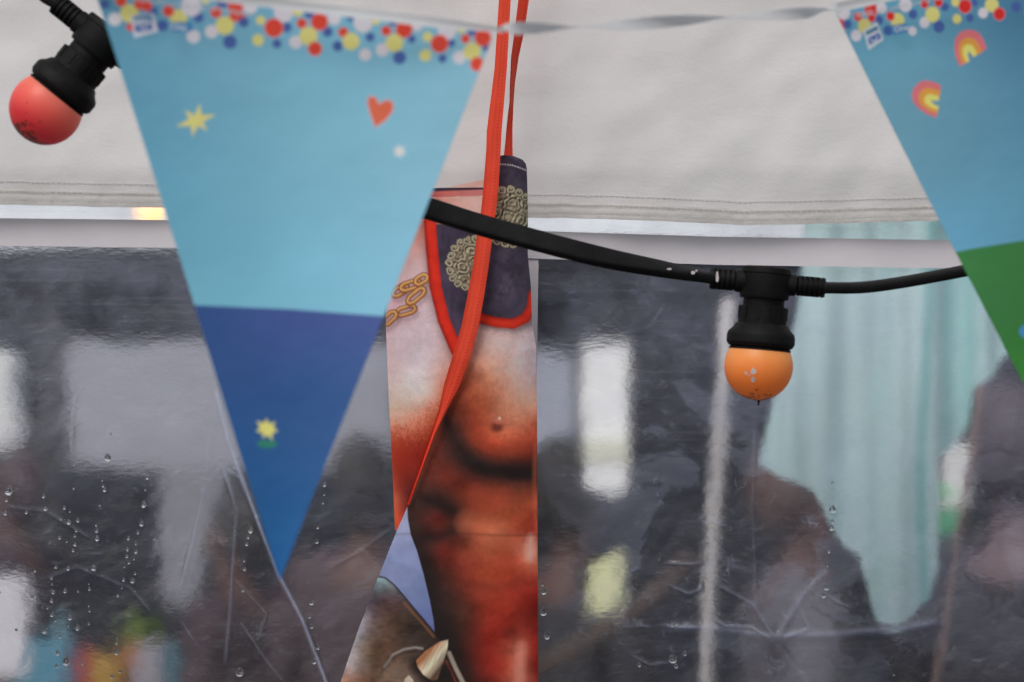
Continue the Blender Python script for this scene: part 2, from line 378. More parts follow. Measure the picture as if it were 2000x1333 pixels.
xs = np.linspace(-600, 2600, 420); ys = np.linspace(0, 1, 130); XX, VV = np.meshgrid(xs, ys)
Yp = -1100 + (val_bot(XX) + 1100) * VV
dep = 0.0035 * vnoise(XX, Yp * 0.6, 260, 12) + 0.0012 * vnoise(XX + 0.4 * Yp, Yp, 70, 13) + 0.09 * np.clip((330 - Yp) / 1400, 0, 1)
W = np.stack([(XX - 1000) * SC(YV), dep, CAMZ + (666.5 - Yp) * SC(YV)], -1)
o = link('canvas_sheet', grid_mesh('canvas_sheet', W), M_canvas, val); solid(o, 0.0008)
def valdep(x, y): return 0.0035 * vnoise(x, y * 0.6, 260, 12) + 0.0012 * vnoise(x + 0.4 * y, y, 70, 13) + 0.09 * np.clip((330 - y) / 1400, 0, 1)
XX, VV = np.meshgrid(np.linspace(-600, 2600, 640), np.linspace(0, 1, 14))
Yp = val_bot(XX) - 30 + 31.0 * VV
W = np.stack([(XX - 1000) * SC(YV), valdep(XX, Yp) - 0.0013 - 0.0004 * np.abs(vnoise(XX, Yp, 13, 14)) - 0.0002 * np.sin(VV * math.pi * 3) ** 2, CAMZ + (666.5 - Yp) * SC(YV)], -1)
o = link('hem', grid_mesh('hem', W), M_hem, val); solid(o, 0.0010)
bm = bmesh.new()
for off in (-27, -11, -45):
    x = -100.0
    while x < 2100:
        l = random.uniform(7, 9.5); y0 = val_bot(np.array([x]))[0] + off + random.uniform(-.4, .4)
        y1 = val_bot(np.array([x + l]))[0] + off
        d = valdep(np.array([x]), np.array([y0]))[0] - (0.0026 if off > -40 else 0.0008)
        c = Vector(P(x + l / 2, (y0 + y1) / 2, YV)); c.y = d
        s = SC(YV)
        add_box(bm, c, (l * s * 0.9, 0.0003, 0.8 * s))
        x += l + 2.0
o = link('hem_stitching', bm_mesh('hem_stitching', bm), M_thread, val, smooth=False)

# ------------------------------------------------------------------ apron
YB = 1.835
apron = empty('novelty_apron', (0, YB, 0))
tag(apron, 'folded apron printed with a bare muscular torso, hanging by red ties', 'apron')
M_print = mat('printed_twill', attr='print', rough=0.75, spec=0.25, twill=(290, 0.0005, 0.085), bump=[(30, 0.004, (1, 1, 1)), (500, 0.0002, (1, 1, 1))], var=0.05, varscale=160)
M_strap = mat('red_webbing', attr='print', rough=0.6, spec=0.3, bump=[(700, 0.0002, (1, 1, 1)), (30, 0.001, (1, 1, 1))], var=0.05, varscale=60)

ptsB = [(1000,650,(205,175,175)),(960,672,(200,165,160)),(1040,680,(195,175,180)),(930,700,(190,130,112)),(960,730,(200,135,112)),(1010,715,(208,175,172)),(1045,730,(175,155,160)),
(900,742,(160,72,48)),(925,762,(168,80,55)),(960,780,(165,82,60)),(1000,782,(198,135,115)),(1040,780,(205,155,140)),(1015,820,(190,115,90)),(1045,830,(180,80,60)),(935,822,(150,55,35)),
(900,800,(115,48,36)),(878,828,(72,36,30)),(902,860,(78,35,30)),(930,862,(148,50,32)),(970,872,(158,52,32)),(1010,870,(162,60,42)),(1047,872,(150,50,35)),(960,895,(100,38,28)),(1000,897,(105,42,30)),(1042,893,(110,38,28)),
(880,862,(62,33,28)),(910,895,(42,28,27)),(950,917,(38,27,26)),(1000,927,(35,25,24)),(1047,930,(38,22,20)),(860,845,(105,40,30)),(848,900,(98,38,30)),(880,932,(112,36,26)),(920,952,(122,40,28)),(980,962,(150,55,38)),(1042,962,(152,60,40)),
(830,955,(78,38,32)),(830,983,(50,29,28)),(858,982,(33,24,24)),(882,996,(42,25,23)),(912,975,(112,40,28)),(950,1000,(150,60,40)),(1000,1000,(162,70,48)),(1042,1000,(165,65,45)),
(806,1010,(62,36,32)),(855,1013,(125,32,26)),(880,1036,(60,28,24)),(840,1042,(40,25,25)),(820,1052,(52,30,28)),(900,1062,(78,30,24)),(866,1076,(118,32,25)),(930,1030,(165,70,48)),(970,1042,(188,98,70)),(1010,1050,(160,50,35)),
(1036,1068,(205,150,132)),(1048,1048,(140,32,24)),(1032,1100,(190,90,68)),(1000,1092,(150,45,30)),(960,1080,(165,72,50)),(920,1090,(142,50,35)),(880,1110,(90,35,28)),(842,1100,(44,27,26)),(852,1150,(40,26,25)),(880,1160,(60,32,28)),
(920,1150,(120,40,28)),(960,1140,(162,60,40)),(1010,1130,(150,50,35)),(1047,1150,(128,25,18)),(868,1200,(42,27,26)),(910,1200,(76,38,30)),(950,1190,(140,40,28)),(1000,1190,(150,40,28)),(1045,1205,(100,20,15)),(890,1260,(35,25,24)),
(922,1250,(90,30,24)),(960,1240,(150,35,25)),(995,1238,(112,28,20)),(1016,1270,(205,112,92)),(1016,1312,(208,122,102)),(1047,1260,(150,28,20)),(1036,1300,(108,20,15)),(985,1300,(160,40,28)),(942,1290,(112,28,22)),(910,1310,(45,24,22)),(950,1340,(90,25,20)),(880,1345,(30,22,22)),(1000,1400,(120,30,22)),(900,1450,(40,24,22)),(1040,1450,(120,30,22)),
(974,813,(205,135,112)),(958,805,(160,75,52)),(990,803,(185,105,80))]
ptsSky = [(790,1030,(150,155,188)),(765,1090,(128,138,178)),(800,1130,(122,132,172)),(832,1190,(105,118,165)),(845,1228,(92,98,148)),(745,1130,(125,132,168)),(700,1200,(130,135,170))]
ptsArm = [(745,1138,(125,148,152)),(752,1150,(100,105,110)),(735,1165,(58,48,55)),(765,1162,(88,72,80)),(718,1200,(110,100,110)),(745,1195,(80,62,56)),(790,1200,(72,56,48)),(762,1240,(98,76,62)),(800,1232,(48,38,36)),(825,1245,(60,48,42)),
(700,1240,(155,150,158)),(712,1268,(112,92,76)),(735,1262,(78,56,46)),(760,1282,(88,64,52)),(690,1300,(165,155,160)),(678,1332,(155,105,78)),(722,1310,(85,65,55)),(765,1312,(125,104,90)),(790,1290,(92,72,62)),(800,1262,(70,55,48)),(840,1312,(60,48,42)),(862,1268,(42,33,30)),(690,1400,(120,90,70)),(850,1400,(70,52,44)),(640,1350,(140,120,115))]
ptsA = [(760,660,(202,176,182)),(800,650,(200,176,184)),(770,720,(206,172,174)),(850,705,(200,175,178)),(842,768,(216,182,176)),(790,782,(216,176,166)),(768,822,(216,152,130)),(810,830,(200,118,92)),(846,812,(178,88,62)),(772,862,(162,60,40)),(800,868,(152,52,35)),(825,858,(140,50,35)),
(780,920,(136,40,28)),(812,925,(124,38,28)),(778,955,(132,42,30)),(795,968,(88,32,28)),(772,976,(205,105,75)),(776,1010,(198,78,52)),(788,992,(115,35,30)),(870,400,(202,142,132)),(920,400,(206,164,155)),(935,430,(200,165,165)),(830,440,(190,115,98)),(820,500,(208,165,165)),(785,560,(206,166,170)),(760,600,(204,160,168)),(870,720,(196,150,140)),(865,760,(190,110,85)),(900,600,(200,170,172))]

def medallion(C, X, Y, cx, cy, r, seed):
    X0, Y0 = X, Y; X = X + 2.2 * vnoise(X0, Y0, 7, seed + 5); Y = Y + 2.2 * vnoise(X0, Y0, 7, seed + 6)
    d = np.hypot(X - cx, Y - cy); a = np.arctan2(Y - cy, X - cx)
    hi = lin((172, 164, 140)); mid = lin((122, 112, 92)); lo = lin((52, 44, 38))
    m = ss(r, d, 1.0)
    def hf(x, y):
        dd = np.hypot(x - cx, y - cy); aa = np.arctan2(y - cy, x - cx); q = (aa + seed) % (math.pi / 2) - math.pi / 4
        lobe = np.hypot(dd - r * .55, q * dd * .9)
        h = 1.3 * np.sin(lobe * 0.85) * (lobe < r * .42) + 1.0 * np.sin(aa * 26) * np.exp(-((dd - r * .80) / 3.5) ** 2) + 1.6 * np.exp(-((dd - r * .70) / 1.8) ** 2) + 2.2 * np.exp(-(dd / (r * .16)) ** 2) - 1.2 * np.exp(-(dd / (r * .06)) ** 2)
        return h + 1.1 * vnoise(x, y, 3.4, seed) + 1.2 * vnoise(x, y, 6, seed + 3) + .8 * np.sin(aa * 4 + dd * .12) * (dd < r * .5)
    v = 0.47 - 0.24 * (hf(X + .9, Y + 1.1) - hf(X - .9, Y - 1.1)) + 0.10 * vnoise(X0, Y0, 14, seed + 2)
    for k in range(0):
        b = k * math.pi / 2 + 0.6; ex, ey = cx + math.cos(b) * r * .5, cy + math.sin(b) * r * .5
        dd = np.hypot(X - ex, Y - ey); v = np.where(dd < r * .36, 0.48 + 0.34 * np.sin(dd * 1.0 + 0.8) + 0.3 * vnoise(X0, Y0, 2.6, seed + 9) - 0.012 * ((X - ex) + (Y - ey)), v)
    v = np.where(d < r * .13, 0.8 - 0.5 * (d / (r * .13)) ** 2, v)
    v = np.clip(v, 0, 1)[..., None]
    col = np.where(v < 0.5, lo + (mid - lo) * v * 2, mid + (hi - mid) * (v - 0.5) * 2)
    C[:] = C * (1 - m[..., None]) + col * m[..., None]
    nb = 20
    for k in range(nb):
        b = 2 * math.pi * k / nb + seed; bx, by = cx + math.cos(b) * (r + 3), cy + math.sin(b) * (r + 3)
        dd = np.hypot(X - bx, Y - by); put(C, ss(9.2, dd, 1) , lo * 1.2)
        put(C, ss(8.0, dd, 1), mid * 1.05); put(C, ss(7.2, dd, .8) * (1 - ss(4.6, dd, .8)), hi * 0.9); put(C, ss(3.2, np.hypot(X - bx + .6, Y - by - .8), 1), lo * 1.4); put(C, ss(1.5, np.hypot(X - bx, Y - by + 1.2), .8), hi)

def link_chain(C, X, Y, a, b, w):
    (ax, ay), (bx, by) = a, b; L = math.hypot(bx - ax, by - ay); ux, uy = (bx - ax) / L, (by - ay) / L
    nx, ny = -uy * w, ux * w
    ring = [(ax + nx * .6, ay + ny * .6), (ax + ux * L * .2 + nx, ay + uy * L * .2 + ny), (bx - ux * L * .2 + nx, by - uy * L * .2 + ny), (bx + nx * .5, by + ny * .5), (bx + ux * 2, by + uy * 2),
            (bx - nx * .6, by - ny * .6), (bx - ux * L * .2 - nx, by - uy * L * .2 - ny), (ax + ux * L * .2 - nx, ay + uy * L * .2 - ny), (ax - nx * .6, ay - ny * .6), (ax - ux * 2, ay - uy * 2)]
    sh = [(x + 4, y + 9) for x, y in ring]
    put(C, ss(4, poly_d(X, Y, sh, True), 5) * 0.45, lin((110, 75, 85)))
    d = poly_d(X, Y, ring, True); put(C, ss(4.9, d, .8), lin((95, 52, 32))); put(C, ss(3.6, d, .9), lin((172, 108, 60)) * .95); put(C, ss(1.4, poly_d(X, Y, [(x - .6, y - 1) for x, y in ring], True), .9), lin((222, 165, 105)))

def paintA(X, Y):
    C = tps(ptsA, X, Y + 9 * vnoise(X, Y, 3, 91) * ((Y > 780) & (Y < 880)))
    C *= (1 + .07 * vnoise(X, Y, 3.2, 92))[..., None]
    pip = [(836, 380), (838, 420), (842, 480), (850, 560), (866, 625), (890, 682), (905, 705)]
    dk = [(845, 395), (845, 440), (850, 500), (858, 560), (874, 620), (895, 672), (960, 700), (990, 395)]
    # soft print shading beside the piping
    dp = poly_d(X, Y, pip)
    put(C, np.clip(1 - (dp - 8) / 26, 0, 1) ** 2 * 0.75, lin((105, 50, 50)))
    for a, b in (((792, 560), (768, 575)), ((818, 552), (783, 563)), ((832, 540), (812, 552)), ((808, 602), (775, 612)), ((826, 566), (797, 590)), ((770, 612), (748, 632))):
        link_chain(C, X, Y, a, b, 7)
    cloth = lin((62, 54, 72)) * (1 + 0.35 * vnoise(X, Y, 30, 21) + 0.2 * vnoise(X * 1.5, Y * .6, 9, 22))[..., None]
    cloth = cloth * (1 - 0.6 * np.exp(-((X - 918) / 12.0) ** 2) * (Y > 575))[..., None]
    m = poly_mask(X, Y, dk, 2) * (Y > 437); C[:] = C * (1 - m[..., None]) + cloth * m[..., None]
    medallion(C, X, Y, 926, 516, 46, 1)
    q = ss(12, dp, 1.5) * (Y > 415)
    sgn = np.interp(Y, [p[1] for p in pip], [p[0] for p in pip]) - X
    rc = lin((205, 44, 28)) * (1 - 0.55 * np.clip(np.abs(sgn + 2) / 13, 0, 1) ** 2 + 0.10 * vnoise(X, Y, 10, 23))[..., None]
    C[:] = C * (1 - q[..., None]) + rc * q[..., None]
    # top hem of the bib
    top = interp([(700, 371), (845, 369), (945, 366), (1000, 366)], X)
    put(C, np.clip((top + 19 - Y) / 3, 0, 1) * 0.65, lin((172, 62, 62)))
    put(C, ss(1.0, np.abs(Y - top - 17), .8) * (np.sin(X * 1.6) > -.3) * .8, lin((225, 205, 200)))
    put(C, np.clip((top + 5 - Y) / 2, 0, 1), lin((50, 40, 58)))
    return C
def paintB(X, Y):
    C = tps(ptsB, X, Y); rd = np.clip(1 - C[..., 1] / (C[..., 0] + .01) * 1.8, 0, 1)[..., None]; C = C * (1 + rd * np.array((0.06, 0.34, 0.24)))
    C *= (1 + 0.10 * vnoise(X, Y, 26, 31) + 0.09 * vnoise(X + Y, Y - X, 11, 32) + 0.09 * vnoise(X, Y, 3.2, 36))[..., None]
    def shade(pts, w, soft, amt, col): put(C, ss(w, poly_d(X, Y, pts), soft) * amt, lin(col))
    shade([(868, 812), (884, 850), (906, 884), (942, 908), (1000, 918), (1054, 918)], 13, 13, .85, (34, 24, 24))
    shade([(910, 898), (950, 918), (1000, 926), (1054, 926)], 9, 7, .8, (28, 21, 21))
    shade([(826, 972), (856, 982), (884, 997)], 8, 9, .85, (32, 23, 23)); shade([(812, 1046), (856, 1050), (888, 1034)], 6, 9, .8, (34, 24, 24))
    shade([(800, 1040), (826, 1110), (844, 1180), (862, 1240), (905, 1330), (940, 1420)], 16, 18, .8, (36, 25, 24))
    shade([(915, 1020), (960, 1036), (1000, 1052)], 14, 18, .55, (205, 112, 82)); shade([(930, 965), (990, 975)], 12, 16, .35, (185, 85, 60))
    shade([(905, 1078), (950, 1082), (990, 1100)], 10, 16, .4, (180, 85, 60)); shade([(1018, 1262), (1014, 1330), (1010, 1400)], 7, 9, .75, (215, 135, 118))
    shade([(1037, 1052), (1034, 1090)], 6, 8, .8, (215, 160, 145)); shade([(902, 1130), (960, 1150), (1000, 1140)], 4, 10, .35, (95, 32, 26)); shade([(880, 1170), (920, 1188)], 6, 10, .5, (60, 28, 25))
    shade([(990, 1236), (1002, 1232)], 6, 8, .6, (95, 28, 22)); shade([(890, 800), (905, 760), (930, 735)], 12, 16, .35, (120, 50, 36)); shade([(1046, 870), (1044, 960), (1048, 1040)], 3, 5, .4, (205, 110, 85))
    # printed nipple
    d = np.hypot((X - 972) / 1.25, Y - 829)
    put(C, ss(9.5, np.hypot((X - 971) / 1.2, Y - 834), 4) * 0.8, lin((85, 25, 20)))
    put(C, ss(24, d, 8) * 0.30 * (Y < 832), lin((140, 50, 35)))
    put(C, ss(6, np.hypot((X - 974) / 1.3, Y - 822), 3) * .85, lin((190, 105, 85))); put(C, ss(2.5, np.hypot(X - 976, Y - 817), 1.5), lin((228, 185, 170)))
    body = [(795, 985), (797, 1015), (803, 1045), (815, 1075), (828, 1120), (840, 1170), (848, 1212), (850, 1234), (872, 1272), (908, 1340), (960, 1500), (500, 1500), (500, 985)]
    m = poly_mask(X, Y, body, 1.2); S = tps(ptsSky, X, Y); C[:] = C * (1 - m[..., None]) + S * m[..., None]
    # armour
    arm = [(500, 1333), (690, 1180), (730, 1128), (742, 1126), (754, 1129), (772, 1143), (800, 1175), (852, 1236), (874, 1262), (908, 1340), (960, 1500), (500, 1500)]
    m = poly_mask(X, Y, arm, 1.0); A = tps(ptsArm, X, Y) * (1 + 0.22 * vnoise(X, Y, 12, 33) + 0.18 * vnoise(X * .5, Y * 1.2, 5, 34) + .12 * vnoise(X, Y, 2.5, 37))[..., None]
    C[:] = C * (1 - m[..., None]) + np.clip(A, 0.01, 1) * m[..., None]
    put(C, ss(1.8, poly_d(X, Y, arm[2:9]), 1.2) * 0.85, lin((32, 24, 32)))
    put(C, ss(2.2, poly_d(X, Y, [(790, 1176), (820, 1208), (848, 1240)]), 2.0) * 0.55, lin((140, 92, 62)))
    put(C, ss(2, poly_d(X, Y, [(752, 1300), (768, 1277), (790, 1266), (812, 1262), (826, 1264)]), 1.8) * 0.7, lin((165, 155, 150)))
    put(C, ss(3.5, poly_d(X, Y, [(746, 1312), (762, 1284), (788, 1272), (812, 1268)]), 3) * 0.5, lin((40, 32, 30)))
    put(C, ss(4, poly_d(X, Y, [(878, 1272), (890, 1300), (908, 1335)]), 2.0) * 0.9, lin((155, 142, 130)))
    put(C, ss(1.6, poly_d(X, Y, [(872, 1288), (884, 1312), (894, 1335)]), 1.5) * 0.9, lin((120, 52, 32)))
    put(C, ss(15, poly_d(X, Y, [(818, 1296), (842, 1320), (868, 1312)]), 8) * 0.85, lin((22, 18, 20)))
    spike = [(876, 1246), (875, 1262), (866, 1292), (855, 1323), (845, 1326), (828, 1315), (816, 1298), (814, 1287), (830, 1270), (860, 1250)]
    m = poly_mask(X, Y, spike, 1.0); t = np.clip(((X - 830) * .76 + (Y - 1290) * .65) / 42 + 0.15, 0, 1)
    base = lin((152, 92, 52)) * (1 - t)[..., None] * np.clip(1 - t * 2.2, 0, 1)[..., None] + lin((205, 190, 165)) * np.clip(1 - np.abs(t - 0.42) * 2.2, 0.0, 1)[..., None] + lin((95, 72, 55)) * np.clip(t * 1.6 - .6, 0, 1)[..., None]
    base = np.clip(base * (1 + .25 * vnoise((X + Y * .5) * 2.4, Y * .3, 6, 35))[..., None], .02, 1)
    C[:] = C * (1 - m[..., None]) + base * m[..., None]
    put(C, poly_mask(X, Y, [(786, 1345), (792, 1322), (800, 1316), (808, 1324), (812, 1345)], 1.2), lin((185, 170, 150)))
    # shoulder strap of dark cloth with red rim
    cl = [(930, 280), (1060, 280), (1060, 590), (1030, 622), (1002, 632), (965, 630), (935, 620), (860, 600)]
    below = poly_d(X, Y, [(930, 624), (968, 636), (1004, 640), (1034, 628), (1048, 600)])
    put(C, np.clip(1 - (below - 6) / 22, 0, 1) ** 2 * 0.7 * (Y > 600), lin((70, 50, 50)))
    cloth = lin((60, 53, 68)) * (1 + 0.3 * vnoise(X, Y, 36, 41) + 0.22 * vnoise(X, Y, 8, 42) + 0.55 * np.exp(-(((X - 985) / 26.0) ** 2 + ((Y - 560) / 30.0) ** 2)) * (0.6 + vnoise(X, Y, 6, 43)))[..., None]
    m = poly_mask(X, Y, cl, 1.5); C[:] = C * (1 - m[..., None]) + cloth * m[..., None]
    rim = [(925, 616), (945, 624), (968, 630), (1002, 633), (1026, 622), (1038, 602), (1042, 575)]
    dr = poly_d(X, Y, rim); rc = lin((200, 46, 28)) * (1 - 0.6 * np.clip(dr / 11, 0, 1) ** 2)[..., None]; q = ss(10, dr, 1.3); C[:] = C * (1 - q[..., None]) + rc * q[..., None]
    medallion(C, X, Y, 992, 424, 50, 2)
    put(C, ss(1.1, np.abs(Y - interp([(970, 321), (1000, 324), (1030, 334)], X)), .7) * (np.sin(X * 1.3) > -.5) * .9, lin((210, 200, 205)))
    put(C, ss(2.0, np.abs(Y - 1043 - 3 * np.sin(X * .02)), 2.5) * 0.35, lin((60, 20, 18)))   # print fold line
    return C

def sheet(name, ytop, ybot, xl, xr, dx, dy, Yd, paint, depfn, m, parent, th=0.0006, k=K):
    ymin = ytop; nr = int((ybot - ytop) / dy) + 1
    y = np.linspace(ytop, ybot, nr); L_ = interp(xl, y); R_ = interp(xr, y)
    nc = int(max((R_ - L_).max() / dx, 4)) + 1
    U, Yg = np.meshgrid(np.linspace(0, 1, nc), y); X = L_[:, None] + (R_ - L_)[:, None] * U
    return X, Yg, U
def make_sheet(name, X, Yg, Yd, paint, dep, m, parent, th=0.0006, k=K):
    C = np.clip(paint(X, Yg) * k, 0.004, 0.86)
    W = np.stack([(X - 1000) * SC(Yd), dep, CAMZ + (666.5 - Yg) * SC(Yd)], -1)
    o = link(name, grid_mesh(name, W, C), m, parent); solid(o, th); return o

xlB = [(305, 976), (460, 955), (520, 945), (640, 920), (700, 902), (770, 868), (850, 845), (920, 820), (985, 798), (1035, 776), (1125, 740), (1225, 702), (1333, 665), (1900, 560)]
xrB = [(305, 1004), (312, 1021), (320, 1027), (330, 1029), (400, 1031), (500, 1031), (560, 1037), (630, 1039), (680, 1047), (800, 1049), (1333, 1051), (1900, 1049)]
X, Yg, U = sheet('a', 305, 1350, xlB, xrB, 1.7, 1.9, YB, None, None, None, None)
Yg = Yg + 0.0
# sloping top edge
Yg = np.where(Yg < 330, Yg, Yg)
depB = -0.010 * np.sin(U * math.pi) * interp([(305, .3), (700, .6), (1350, 1)], Yg) + 0.0022 * vnoise(X, Yg * .5, 90, 51) + 0.0008 * vnoise(X, Yg, 30, 52) + 0.004 * U ** 6
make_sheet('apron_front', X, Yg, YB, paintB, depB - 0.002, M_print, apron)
X2, Y2, U2 = sheet('a', 1350, 1900, xlB, xrB, 12, 12, YB, None, None, None, None)
# lower, out-of-view continuation joined below the visible print
make_sheet('apron_skirt', X2, Y2, YB, lambda x, y: tps(ptsB, x, np.minimum(y, 1420)), -0.010 * np.sin(U2 * math.pi) + 0.0022 * vnoise(X2, Y2 * .5, 90, 51) + 0.0008 * vnoise(X2, Y2, 30, 52) + 0.004 * U2 ** 6 - 0.002, M_print, apron)

xlA = [(366, 752), (640, 752), (760, 757), (900, 764), (1036, 770)]
xrA = [(366, 1000), (460, 985), (640, 945), (770, 890), (900, 845), (985, 812), (1036, 780)]
X, Yg, U = sheet('a', 366, 1038, xlA, xrA, 1.9, 1.9, YB, None, None, None, None)
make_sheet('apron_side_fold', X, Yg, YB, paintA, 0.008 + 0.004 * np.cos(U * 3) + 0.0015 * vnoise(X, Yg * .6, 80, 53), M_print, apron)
X, Yg, U = sheet('a', 349, 400, [(349, 938), (366, 862), (400, 850)], [(349, 960), (400, 990)], 3, 3, YB, None, None, None, None)
make_sheet('apron_back_fold', X, Yg, YB, lambda x, y: np.ones(x.shape + (1,)) * lin((212, 165, 155)) * (1 + .08 * vnoise(x, y, 12, 54))[..., None], 0.018 + 0 * U, M_print, apron)

def paint_strap(X, Y, U):
    c = np.ones(X.shape + (1,)) * lin((226, 62, 40)) * (1 + 0.10 * vnoise(X, Y, 45, 61) - 0.05 * np.exp(-((U - .35) / .12) ** 2) * np.clip((Y - 280) / 100, 0, 1))[..., None]  # crease shading painted into the red
    st = ss(0.045, np.abs(U - 0.73), .03) * (np.sin(Y * 0.95) > -0.25)
    put(c, st * .75, lin((120, 25, 25))); return c
def strap(tabL, tabR, y0, y1, depfn, name='neck_tie'):
    y = np.linspace(y0, y1, int((y1 - y0) / 2.2)); L_ = interp(tabL, y); R_ = interp(tabR, y)
    U, Yg = np.meshgrid(np.linspace(0, 1, 22), y); X = L_[:, None] + (R_ - L_)[:, None] * U
    C = np.clip(paint_strap(X, Yg, U) * K, .004, .86); dep = depfn(U, Yg)
    W = np.stack([(X - 1000) * SC(YB), dep, CAMZ + (666.5 - Yg) * SC(YB)], -1)
    o = link(name, grid_mesh(name, W, C), M_strap, apron); solid(o, 0.0009); return o
s1L = [(-900, 1040), (0, 975), (140, 966), (260, 951), (300, 950), (370, 945), (420, 940), (460, 933), (520, 925), (580, 914), (640, 902), (700, 884), (750, 869), (800, 859), (850, 843), (900, 826), (985, 797)]
s1R = [(-900, 1062), (0, 998), (140, 990), (260, 980), (300, 978), (370, 974), (420, 968), (460, 963), (520, 955), (580, 946), (640, 935), (700, 918), (750, 900), (800, 874), (850, 850), (900, 831), (985, 799)]
o = strap(s1L, s1R, -900, 985, lambda U, Y: -0.0155 + 0.0005 * np.sin(U * 6.28) * np.clip((Y - 280) / 60, 0, 1) + 0.003 * np.clip((Y - 700) / 280, 0, 1) * 3 - 0.0003 * np.exp(-((U - .35) / .1) ** 2))
o['label'] = 'wider red tie crossing in front of the print'
s2L = [(-900, 1075), (0, 1012), (60, 1006), (110, 1000), (160, 998), (200, 997), (250, 990), (320, 982)]
s2R = [(-900, 1098), (0, 1033), (60, 1024), (110, 1013), (160, 1006), (200, 1003), (250, 1001), (320, 1001)]
o = strap(s2L, s2R, -900, 320, lambda U, Y: 0.006 + 0.006 * (U - .5) * np.sin(Y / 90))
o['label'] = 'thinner red tie sewn to the back of the strap'

# ------------------------------------------------------------------ festoon light string
M_rub = mat('black_rubber', (0.0055, 0.0055, 0.006, 1), 0.6, spec=0.22, var=0.3, varscale=90, bump=[(900, 0.0002, (1, 1, 1)), (120, 0.0006, (1, 1, 1))])
def bulb_mat(name, top, low, dirt_amt, chips):
    m = bpy.data.materials.new(name); m.use_nodes = True; nt = m.node_tree; N = nt.nodes; L = nt.links; b = N['Principled BSDF']
    tc = N.new('ShaderNodeTexCoord'); sp = N.new('ShaderNodeSeparateXYZ'); L.new(tc.outputs['Object'], sp.inputs[0])
    # overcast light painted into the colour: paler near the collar, deeper at the tip
    mr = N.new('ShaderNodeMapRange'); mr.inputs['From Min'].default_value = -0.012; mr.inputs['From Max'].default_value = 0.012; L.new(sp.outputs['Z'], mr.inputs['Value'])
    mx = N.new('ShaderNodeMix'); mx.data_type = 'RGBA'; mx.inputs[6].default_value = low; mx.inputs[7].default_value = top; 
    inv = N.new('ShaderNodeMath'); inv.operation = 'SUBTRACT'; inv.inputs[0].default_value = 1.0; L.new(mr.outputs[0], inv.inputs[1]); L.new(inv.outputs[0], mx.inputs[0])
    nz = N.new('ShaderNodeTexNoise'); nz.inputs['Scale'].default_value = 260; nz.inputs['Detail'].default_value = 7; nz.inputs['Roughness'].default_value = 0.7; L.new(tc.outputs['Object'], nz.inputs['Vector'])
    n2 = N.new('ShaderNodeTexNoise'); n2.inputs['Scale'].default_value = 60; n2.inputs['Detail'].default_value = 4; L.new(tc.outputs['Object'], n2.inputs['Vector'])
    tip = N.new('ShaderNodeMapRange'); tip.inputs['From Min'].default_value = 0.012; tip.inputs['From Max'].default_value = 0.0235; tip.inputs['To Min'].default_value = 0.0; tip.inputs['To Max'].default_value = 0.40; L.new(sp.outputs['Z'], tip.inputs['Value'])
    ad = N.new('ShaderNodeMath'); ad.operation = 'ADD'; L.new(nz.outputs['Fac'], ad.inputs[0]); L.new(tip.outputs[0], ad.inputs[1])
    a3 = N.new('ShaderNodeMath'); a3.operation = 'MULTIPLY_ADD'; L.new(n2.outputs['Fac'], a3.inputs[0]); a3.inputs[1].default_value = 0.5; L.new(ad.outputs[0], a3.inputs[2])
    dm = N.new('ShaderNodeMapRange'); dm.inputs['From Min'].default_value = 0.92 - dirt_amt; dm.inputs['From Max'].default_value = 1.02 - dirt_amt; L.new(a3.outputs[0], dm.inputs['Value'])
    mx2 = N.new('ShaderNodeMix'); mx2.data_type = 'RGBA'; L.new(dm.outputs[0], mx2.inputs[0]); L.new(mx.outputs[2], mx2.inputs[6]); mx2.inputs[7].default_value = (0.10, 0.035, 0.015, 1)
    sock = mx2.outputs[2]
    if chips:
        for (c, r_) in chips:
            vd = N.new('ShaderNodeVectorMath'); vd.operation = 'DISTANCE'; vd.inputs[1].default_value = c
            wob = N.new('ShaderNodeVectorMath'); wob.operation = 'MULTIPLY_ADD'; wob.inputs[1].default_value = (0.004,) * 3; L.new(nz.outputs['Color'], wob.inputs[0]); L.new(tc.outputs['Object'], wob.inputs[2])
            L.new(wob.outputs[0], vd.inputs[0])
            lt = N.new('ShaderNodeMath'); lt.operation = 'LESS_THAN'; lt.inputs[1].default_value = r_; L.new(vd.outputs['Value'], lt.inputs[0])
            mc = N.new('ShaderNodeMix'); mc.data_type = 'RGBA'; L.new(lt.outputs[0], mc.inputs[0]); L.new(sock, mc.inputs[6]); mc.inputs[7].default_value = (0.62, 0.55, 0.55, 1); sock = mc.outputs[2]
    L.new(sock, b.inputs['Base Color']); b.inputs['Roughness'].default_value = 0.38; b.inputs['Specular IOR Level'].default_value = 0.35
    b.inputs['Subsurface Weight'].default_value = 0.7; b.inputs['Subsurface Radius'].default_value = (1.0, 0.7, 0.5); b.inputs['Subsurface Scale'].default_value = 0.02
    L.new(sock, b.inputs['Emission Color']); b.inputs['Emission Strength'].default_value = 0.14      # faint glow added to keep the undersides from darkening
    return m

